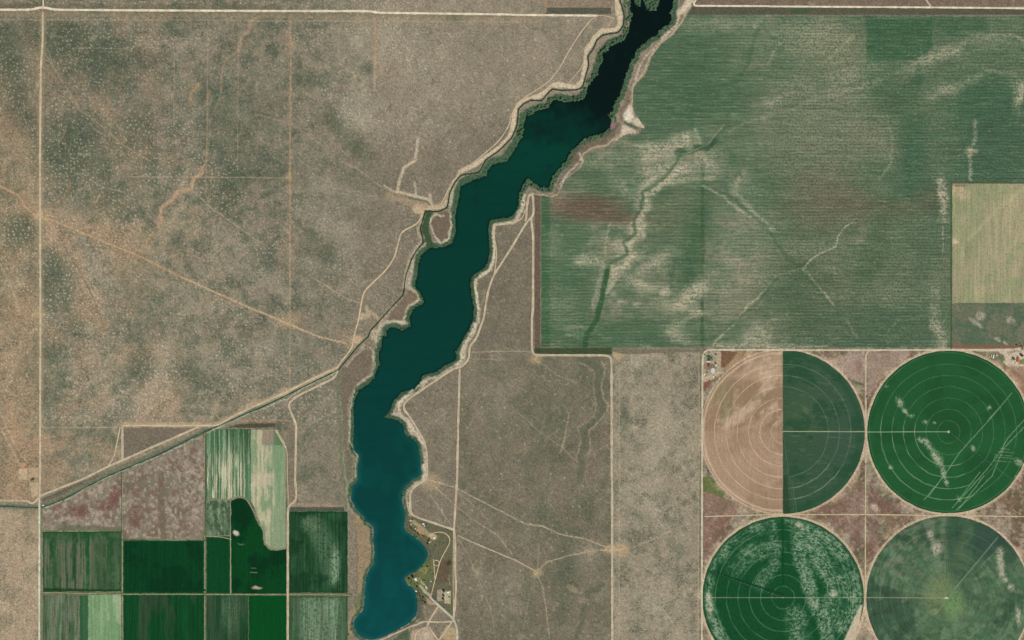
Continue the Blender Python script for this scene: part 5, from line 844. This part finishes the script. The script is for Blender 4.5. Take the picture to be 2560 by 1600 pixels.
# reed bed round the lake
def reeds():
    rs = np.random.RandomState(4); n = 420000; X = rs.uniform(840, 1700, n); Y = rs.uniform(-20, 1620, n); d = lake_d(X, Y)
    g = fbm(X / 5, Y / 5, 3, 61); wb = 4.5 + 6 * g + 5 * (1 - ss(420, 640, Y)); keep = (d > -1.2) & (d < wb) & (rs.rand(n) < np.clip(fbm(X / 22, Y / 22, 2, 64) * 3 - .6, .1, 1) * np.where(Y > 1240, .45, 1))
    keep &= ~((np.abs(X - 1531) < 8) & (np.abs(Y - 313) < 12))
    X, Y = X[keep][:60000], Y[keep][:60000]; m = len(X); Z = np.maximum(ground_z(X, Y), WATER_Z)
    V = []; ang = rs.rand(m) * 6.28; h = rs.uniform(1.6, 3.4, m); r = rs.uniform(.7, 1.6, m); wx = (X - 1280) * S; wy = (800 - Y) * S
    for k in range(3):
        a = ang + k * 2.09; V.append(np.stack([wx + r * np.cos(a), wy + r * np.sin(a), Z], 1))
    V.append(np.stack([wx + rs.uniform(-.4, .4, m), wy + rs.uniform(-.4, .4, m), Z + h], 1))
    V = np.stack(V, 1).reshape(-1, 3); b = np.arange(m) * 4; F = np.concatenate([np.stack([b, b + 1, b + 3], 1), np.stack([b + 1, b + 2, b + 3], 1), np.stack([b + 2, b, b + 3], 1)])
    t = rs.rand(m)[:, None]; C = np.array([(74, 106, 80)]) * (1 - t) + np.array([(98, 122, 88)]) * t; C = C * (.75 + .5 * rs.rand(m)[:, None])
    o = raw_mesh('reeds', V, F, M_BED, np.repeat(C, 4, 0)); setp(o, 'green reeds and low brush fringing the whole lake shore', 'reeds', None, 'stuff')
reeds()

# ------------------------------------------------------------------ buildings
WHT = mat_plain('white_metal', (.72, .72, .68), .5, .3, .06, .8); GRY = mat_plain('grey_metal', (.42, .44, .43), .55, .3, .1, .8); REDR = mat_plain('red_roof', (.42, .10, .09), .7, .2, .18, .9); PNK = mat_plain('pink_roof', (.48, .33, .27), .8, .2, .12, .9)
WAL = mat_plain('plaster', (.55, .5, .42), .9, .1, .08, .8); GLS = mat_plain('glass', (.05, .06, .07), .1, .5, .05); DOOR = mat_plain('door_wood', (.2, .14, .09), .7, .2, .15); RUB = mat_plain('rubber', (.02, .02, .02), .8, .2, .1); CON = mat_plain('concrete', (.5, .48, .43), .9, .1, .1); TAN_M = mat_plain('tan_metal', (.55, .42, .24), .6, .3, .1); DKR = mat_plain('brown_red_roof', (.2, .06, .05), .8, .2, .25, .6)
def house(px, py, L, Wd, H, rz, wall, roof, label, name='house', cat='house', group=None, wing=None):
    e = root(name, px, py, rz, label, cat, group); a, b = L / 2, Wd / 2; rise = Wd * .22
    def shell(a0, a1, b0, b1, axis='x'):
        m = MB()
        if axis == 'x': m.poly([(a0, b0, 0), (a1, b0, 0), (a1, b1, 0), (a0, b1, 0), (a0, b0, H), (a1, b0, H), (a1, b1, H), (a0, b1, H), (a0, (b0 + b1) / 2, H + rise), (a1, (b0 + b1) / 2, H + rise)], [(0, 1, 5, 4), (2, 3, 7, 6), (1, 2, 6, 9, 5), (3, 0, 4, 8, 7)])
        else: m.poly([(a0, b0, 0), (a1, b0, 0), (a1, b1, 0), (a0, b1, 0), (a0, b0, H), (a1, b0, H), (a1, b1, H), (a0, b1, H), ((a0 + a1) / 2, b0, H + rise), ((a0 + a1) / 2, b1, H + rise)], [(1, 2, 6, 5), (3, 0, 4, 7), (0, 1, 5, 8, 4), (2, 3, 7, 9, 6)])
        return m
    def roofm(a0, a1, b0, b1, axis='x'):
        o = .5; m = MB(); t = .18
        if axis == 'x':
            mid = (b0 + b1) / 2; dz = rise * o / ((b1 - b0) / 2)
            for bb in (b0 - o, b1 + o): m.poly([(a0 - o, bb, H - dz), (a1 + o, bb, H - dz), (a1 + o, mid, H + rise), (a0 - o, mid, H + rise), (a0 - o, bb, H - dz + t), (a1 + o, bb, H - dz + t), (a1 + o, mid, H + rise + t), (a0 - o, mid, H + rise + t)], [(0, 1, 2, 3), (4, 5, 6, 7), (0, 1, 5, 4), (1, 2, 6, 5), (3, 0, 4, 7)])
        else:
            mid = (a0 + a1) / 2; dz = rise * o / ((a1 - a0) / 2)
            for aa in (a0 - o, a1 + o): m.poly([(aa, b0 - o, H - dz), (aa, b1 + o, H - dz), (mid, b1 + o, H + rise), (mid, b0 - o, H + rise), (aa, b0 - o, H - dz + t), (aa, b1 + o, H - dz + t), (mid, b1 + o, H + rise + t), (mid, b0 - o, H + rise + t)], [(0, 1, 2, 3), (4, 5, 6, 7), (0, 1, 5, 4), (1, 2, 6, 5), (3, 0, 4, 7)])
        return m
    wm = shell(-a, a, -b, b); wm.obj('wall', wall, e); rm = roofm(-a, a, -b, b); r = rm.obj('roof', roof, e)
    if wing: shell(*wing, 'y').obj('wing_wall', wall, e, (0, 0, .004)); roofm(*wing, 'y').obj('wing_roof', roof, e, (0, 0, .05))
    MB().box(-.5, -b - .06, 0, .5, -b + .02, 2.1).obj('door', DOOR, e)
    for k, xx in enumerate(np.linspace(-a * .65, a * .65, 4) if L > 10 else (-a * .6, a * .6)):
        if abs(xx) < 1: continue
        w_ = MB().box(-.6, -b - .05, 1.0, .6, -b + .02, 2.0).obj('window', GLS, e, (xx, 0, 0)); MB().box(-.7, -b - .08, .9, .7, -b + .01, .98).obj('sill', WHT, w_)
    if L > 9 and name == 'house': MB().box(-.35, -.35, H, .35, .35, H + rise + 1.1).obj('chimney', CON, r, (a * .4, b * .35, 0))
    return e
def vehicle(px, py, rz, mat, label, kind='pickup', group=None):
    e = root('parked_%s' % kind, px, py, rz, label, kind, group); L, w_ = (5.6, 2.0) if kind == 'pickup' else (8.0, 2.6)
    if kind == 'pickup':
        b = MB(); b.poly([(-L / 2, -1, .5), (L / 2, -1, .5), (L / 2, 1, .5), (-L / 2, 1, .5), (-L / 2, -1, 1.15), (L / 2 - .1, -.95, 1.05), (L / 2 - .1, .95, 1.05), (-L / 2, 1, 1.15)], [(0, 3, 2, 1), (0, 1, 5, 4), (1, 2, 6, 5), (2, 3, 7, 6), (3, 0, 4, 7), (4, 5, 6, 7)]); b.obj('body', mat, e, bevel=.08)
        c = MB(); c.poly([(-.6, -.95, 1.12), (1.2, -.95, 1.08), (1.2, .95, 1.08), (-.6, .95, 1.12), (-.45, -.8, 1.85), (.6, -.8, 1.85), (.6, .8, 1.85), (-.45, .8, 1.85)], [(0, 1, 5, 4), (1, 2, 6, 5), (2, 3, 7, 6), (3, 0, 4, 7), (4, 5, 6, 7)]); c.obj('cab', mat, e)
        MB().poly([(1.18, -.8, 1.14), (1.18, .8, 1.14), (.66, .72, 1.8), (.66, -.72, 1.8)], [(0, 1, 2, 3)]).obj('windscreen', GLS, e, (.03, 0, .01))
        xs = (-1.7, 1.7)
    else:
        MB().box(-L / 2, -1.3, .7, L / 2, 1.3, 3.1).obj('body', mat, e, bevel=.25); MB().box(L / 2, -.1, .6, L / 2 + 1.3, .1, .75).obj('hitch', GRY, e); MB().box(-1, -1.34, 1.6, 1, -1.28, 2.4).obj('window', GLS, e); xs = (-.5, .6)
    for xx in xs:
        for yy in (-.95, .95):
            wh = MB().tube((xx, yy - .14, .4), (xx, yy + .14, .4), .4, .4, 12).obj('wheel', RUB, e); MB().tube((xx, yy - .16, .4), (xx, yy + .16, .4), .2, .2, 8).obj('rim', GRY, wh)
    return e
R_ = math.radians
house(1039.3, 1448.8, 15, 7.5, 3.2, R_(-58), WAL, WHT, 'white L-shaped lodge among trees on the park point', wing=(-7.4, -1.5, -3, 5.8)); house(1040.3, 1477.7, 7.5, 5, 2.8, R_(-20), WAL, WHT, 'small white boathouse at the water south of the point', 'boathouse', 'boathouse')
house(1065.3, 1467.4, 7, 5.5, 2.8, R_(-30), WAL, WHT, 'small white cabin east of the square lawn on the point', 'cabin', 'cabin'); house(1077.3, 1453.0, 5, 4, 2.5, 0, WAL, WHT, 'tiny white hut alone beside the park lane', 'hut', 'hut')
house(1119.8, 1480.5, 13, 8, 3.4, R_(12), WAL, WHT, 'white-roofed building beside three dark trees east of the paved lot', 'park_building', 'building'); house(1119.6, 1486.8, 8, 6, 3, R_(90), WAL, GRY, 'grey-roofed annex just south of the white-roofed building', 'park_building', 'building')
house(1026.6, 1300.6, 9, 7, 3, R_(10), WAL, GRY, 'northernmost camp cabin, grey-roofed, near the lake road bend', 'cabin', 'cabin'); house(1058.3, 1309.8, 10, 6, 3, R_(-20), WAL, WHT, 'white-roofed camp cabin below the lake road', 'cabin', 'cabin'); house(1060.5, 1314.3, 6.5, 5.5, 2.8, R_(60), WAL, GRY, 'pale grey cabin touching the white-roofed camp cabin', 'cabin', 'cabin')
house(1085.8, 1344.5, 10, 9, 3.2, R_(-20), WAL, WHT, 'lone white cabin at the end of the curving lane', 'cabin', 'cabin'); house(1074.4, 1354.6, 12, 7, 3, R_(38), WAL, PNK, 'pink-roofed cabin close to the shore below the lane', 'cabin', 'cabin')
house(1027.0, 1311.5, 5, 4, 2.5, R_(70), WAL, WHT, 'tiny white hut at the west edge of the camp circle', 'hut', 'hut'); house(1038.5, 1321.5, 4.5, 3.5, 2.4, R_(20), WAL, WHT, 'tiny white hut in the middle of the camp trees', 'hut', 'hut')
vehicle(1065.8, 1471.2, R_(-30), WHT, 'white camper trailer just south of the lawn cabin', 'trailer'); vehicle(1066.0, 1474.8, R_(20), WHT, 'white pickup at the south end of the row by the lawn'); vehicle(1099, 1480, R_(90), GRY, 'grey pickup standing alone on the paved lot')
house(1770.8, 904.2, 19, 4.6, 3.0, R_(-3), WAL, WHT, 'long narrow white-roofed shed in the corner farmyard', 'shed', 'shed'); house(1772, 912.6, 17, 9, 3.6, R_(82), WAL, DKR, 'dark red-roofed shed in the corner farmyard', 'shed', 'shed')
house(1789.5, 912.8, 7, 5, 2.8, R_(10), WAL, WHT, 'small white hut at the east fence of the corner farmyard', 'hut', 'hut'); house(1783.8, 941.2, 6, 6, 2.8, R_(15), WAL, WHT, 'small pale shed at the south end of the corner farmyard', 'shed', 'shed'); house(1760.6, 936.2, 8, 5, 2.8, R_(80), WAL, WHT, 'pale shed by the road on the south-west side of the corner farmyard', 'shed', 'shed')
vehicle(1766, 940.5, R_(40), GRY, 'grey trailer beside the pale roadside shed', 'trailer'); vehicle(1760.2, 891.5, R_(88), WHT, 'white pickup at the road edge north of the long shed')
house(2544.8, 899, 23, 12, 3.8, R_(86), WAL, REDR, 'red-roofed farmhouse between two big trees at the picture edge'); house(2483.2, 891.8, 17, 4.8, 3.4, R_(80), WAL, WHT, 'long white shed in the brown oval of the home yard', 'shed', 'shed'); house(2478.2, 890, 14, 4, 3.0, R_(88), WAL, TAN_M, 'long tan shed beside the long white shed', 'shed', 'shed')
house(2491.6, 888.2, 6, 3.6, 2.6, R_(85), WAL, WHT, 'small white hut in the middle of the brown oval', 'hut', 'hut'); vehicle(2528.3, 885.7, R_(20), GLS, 'dark pickup on the pale gravel of the home yard'); vehicle(2473, 892.5, R_(75), WHT, 'white trailer at the west end of the brown oval', 'trailer')
house(2540, 879.2, 12, 6, 3, R_(5), WAL, GRY, 'grey-roofed shed beside the driveway north of the red-roofed house', 'shed', 'shed'); vehicle(2530, 879.5, R_(0), REDR, 'red pickup beside the grey-roofed driveway shed')
house(108, 1263, 7, 5, 2.6, R_(20), WAL, WHT, 'small white pump house beside the canal crossing', 'pump_house', 'pump house'); house(714.5, 1116.5, 5, 4, 2.4, 0, WAL, WHT, 'tiny white hut at the corner of the pale field', 'hut', 'hut')
def heap():
    rs = random.Random(8); e = root('scrap_heap', 1782, 926, 0, 'large heap of pale scrap and broken stone in the corner farmyard', 'scrap heap'); m = MB()
    for k in range(260):
        t = rs.uniform(0, 6.28); q = math.sqrt(rs.random()); x = 10 * q * math.cos(t); y = 13 * q * math.sin(t); z = 2.4 * (1 - q) * rs.random(); s_ = rs.uniform(.5, 1.4); a = np.array([rs.gauss(0, 1) for _ in range(3)]); a /= np.linalg.norm(a); b = np.cross(a, (rs.random(), 1, rs.random())); b /= np.linalg.norm(b); c = np.cross(a, b)
        P8 = [tuple(np.array((x, y, z)) + s_ * (a * i * .9 + b * j * .6 + c * l * .35)) for i in (-1, 1) for j in (-1, 1) for l in (-1, 1)]; m.poly(P8, [(0, 1, 3, 2), (4, 6, 7, 5), (0, 4, 5, 1), (2, 3, 7, 6), (0, 2, 6, 4), (1, 5, 7, 3)])
    m.obj('rubble', WHT, e)
    m2 = MB()
    m2.poly([(10.5 * math.cos(k * PI / 8), 13.5 * math.sin(k * PI / 8), 0) for k in range(16)] + [(0, 0, 2.2)], [(k, (k + 1) % 16, 16) for k in range(16)]); m2.obj('mound', CON, e)
heap()

# ------------------------------------------------------------------ centre pivots
def pivot(px, py, ang, label):
    e = root('center_pivot', px, py, ang, label, 'irrigation machine', 'sprinkler arms of the circle fields'); e.location.z = .22
    MB().box(-2, -2, 0, 2, 2, .25).obj('concrete_pad', CON, e)
    t = MB()
    for sx in (-1, 1):
        for sy in (-1, 1): t.tube((1.6 * sx, 1.6 * sy, .2), (.25 * sx, .25 * sy, 4.0), .1, .08, 6)
    t.tube((0, 0, 0), (0, 0, 4.4), .2, .2, 10); t.obj('pivot_tower', GRY, e)
    SP = 28.3 * S
    for k in range(7):
        x0, x1 = k * SP + .3, (k + 1) * SP - .3; m = MB(); m.tube((x0, 0, 3.9), (x1, 0, 3.9), .12, .12, 6)
        for yy in (-.9, .9): m.tube((x0, 0, 3.8), ((x0 + x1) / 2, yy, 2.9), .03, .03, 4); m.tube(((x0 + x1) / 2, yy, 2.9), (x1, 0, 3.8), .03, .03, 4)
        m.obj('span', GRY, e)
        d = MB(); X = (k + 1) * SP
        for yy in (-2, 2): d.tube((X, yy, .6), (X, yy * .1, 3.9), .08, .06, 5)
        d.tube((X, -2, .6), (X, 2, .6), .1, .1, 5); dt = d.obj('drive_tower', GRY, e)
        for yy in (-2, 2): MB().tube((X - .15, yy, .6), (X + .15, yy, .6), .6, .6, 12).obj('wheel', RUB, dt)
pivot(1957, 1080, R_(-82), 'thin sprinkler arm lying along the south part of the half green circle'); pivot(2371.5, 1079.5, R_(-37), 'thin sprinkler arm in the brightest green circle, reaching to the south-east')
pivot(1957.5, 1494, R_(160), 'thin sprinkler arm in the streaked green circle, reaching to the north-west'); pivot(2370, 1495, R_(50), 'thin sprinkler arm in the lime-centred circle, reaching to the north-east')
print('trees', NT[0])
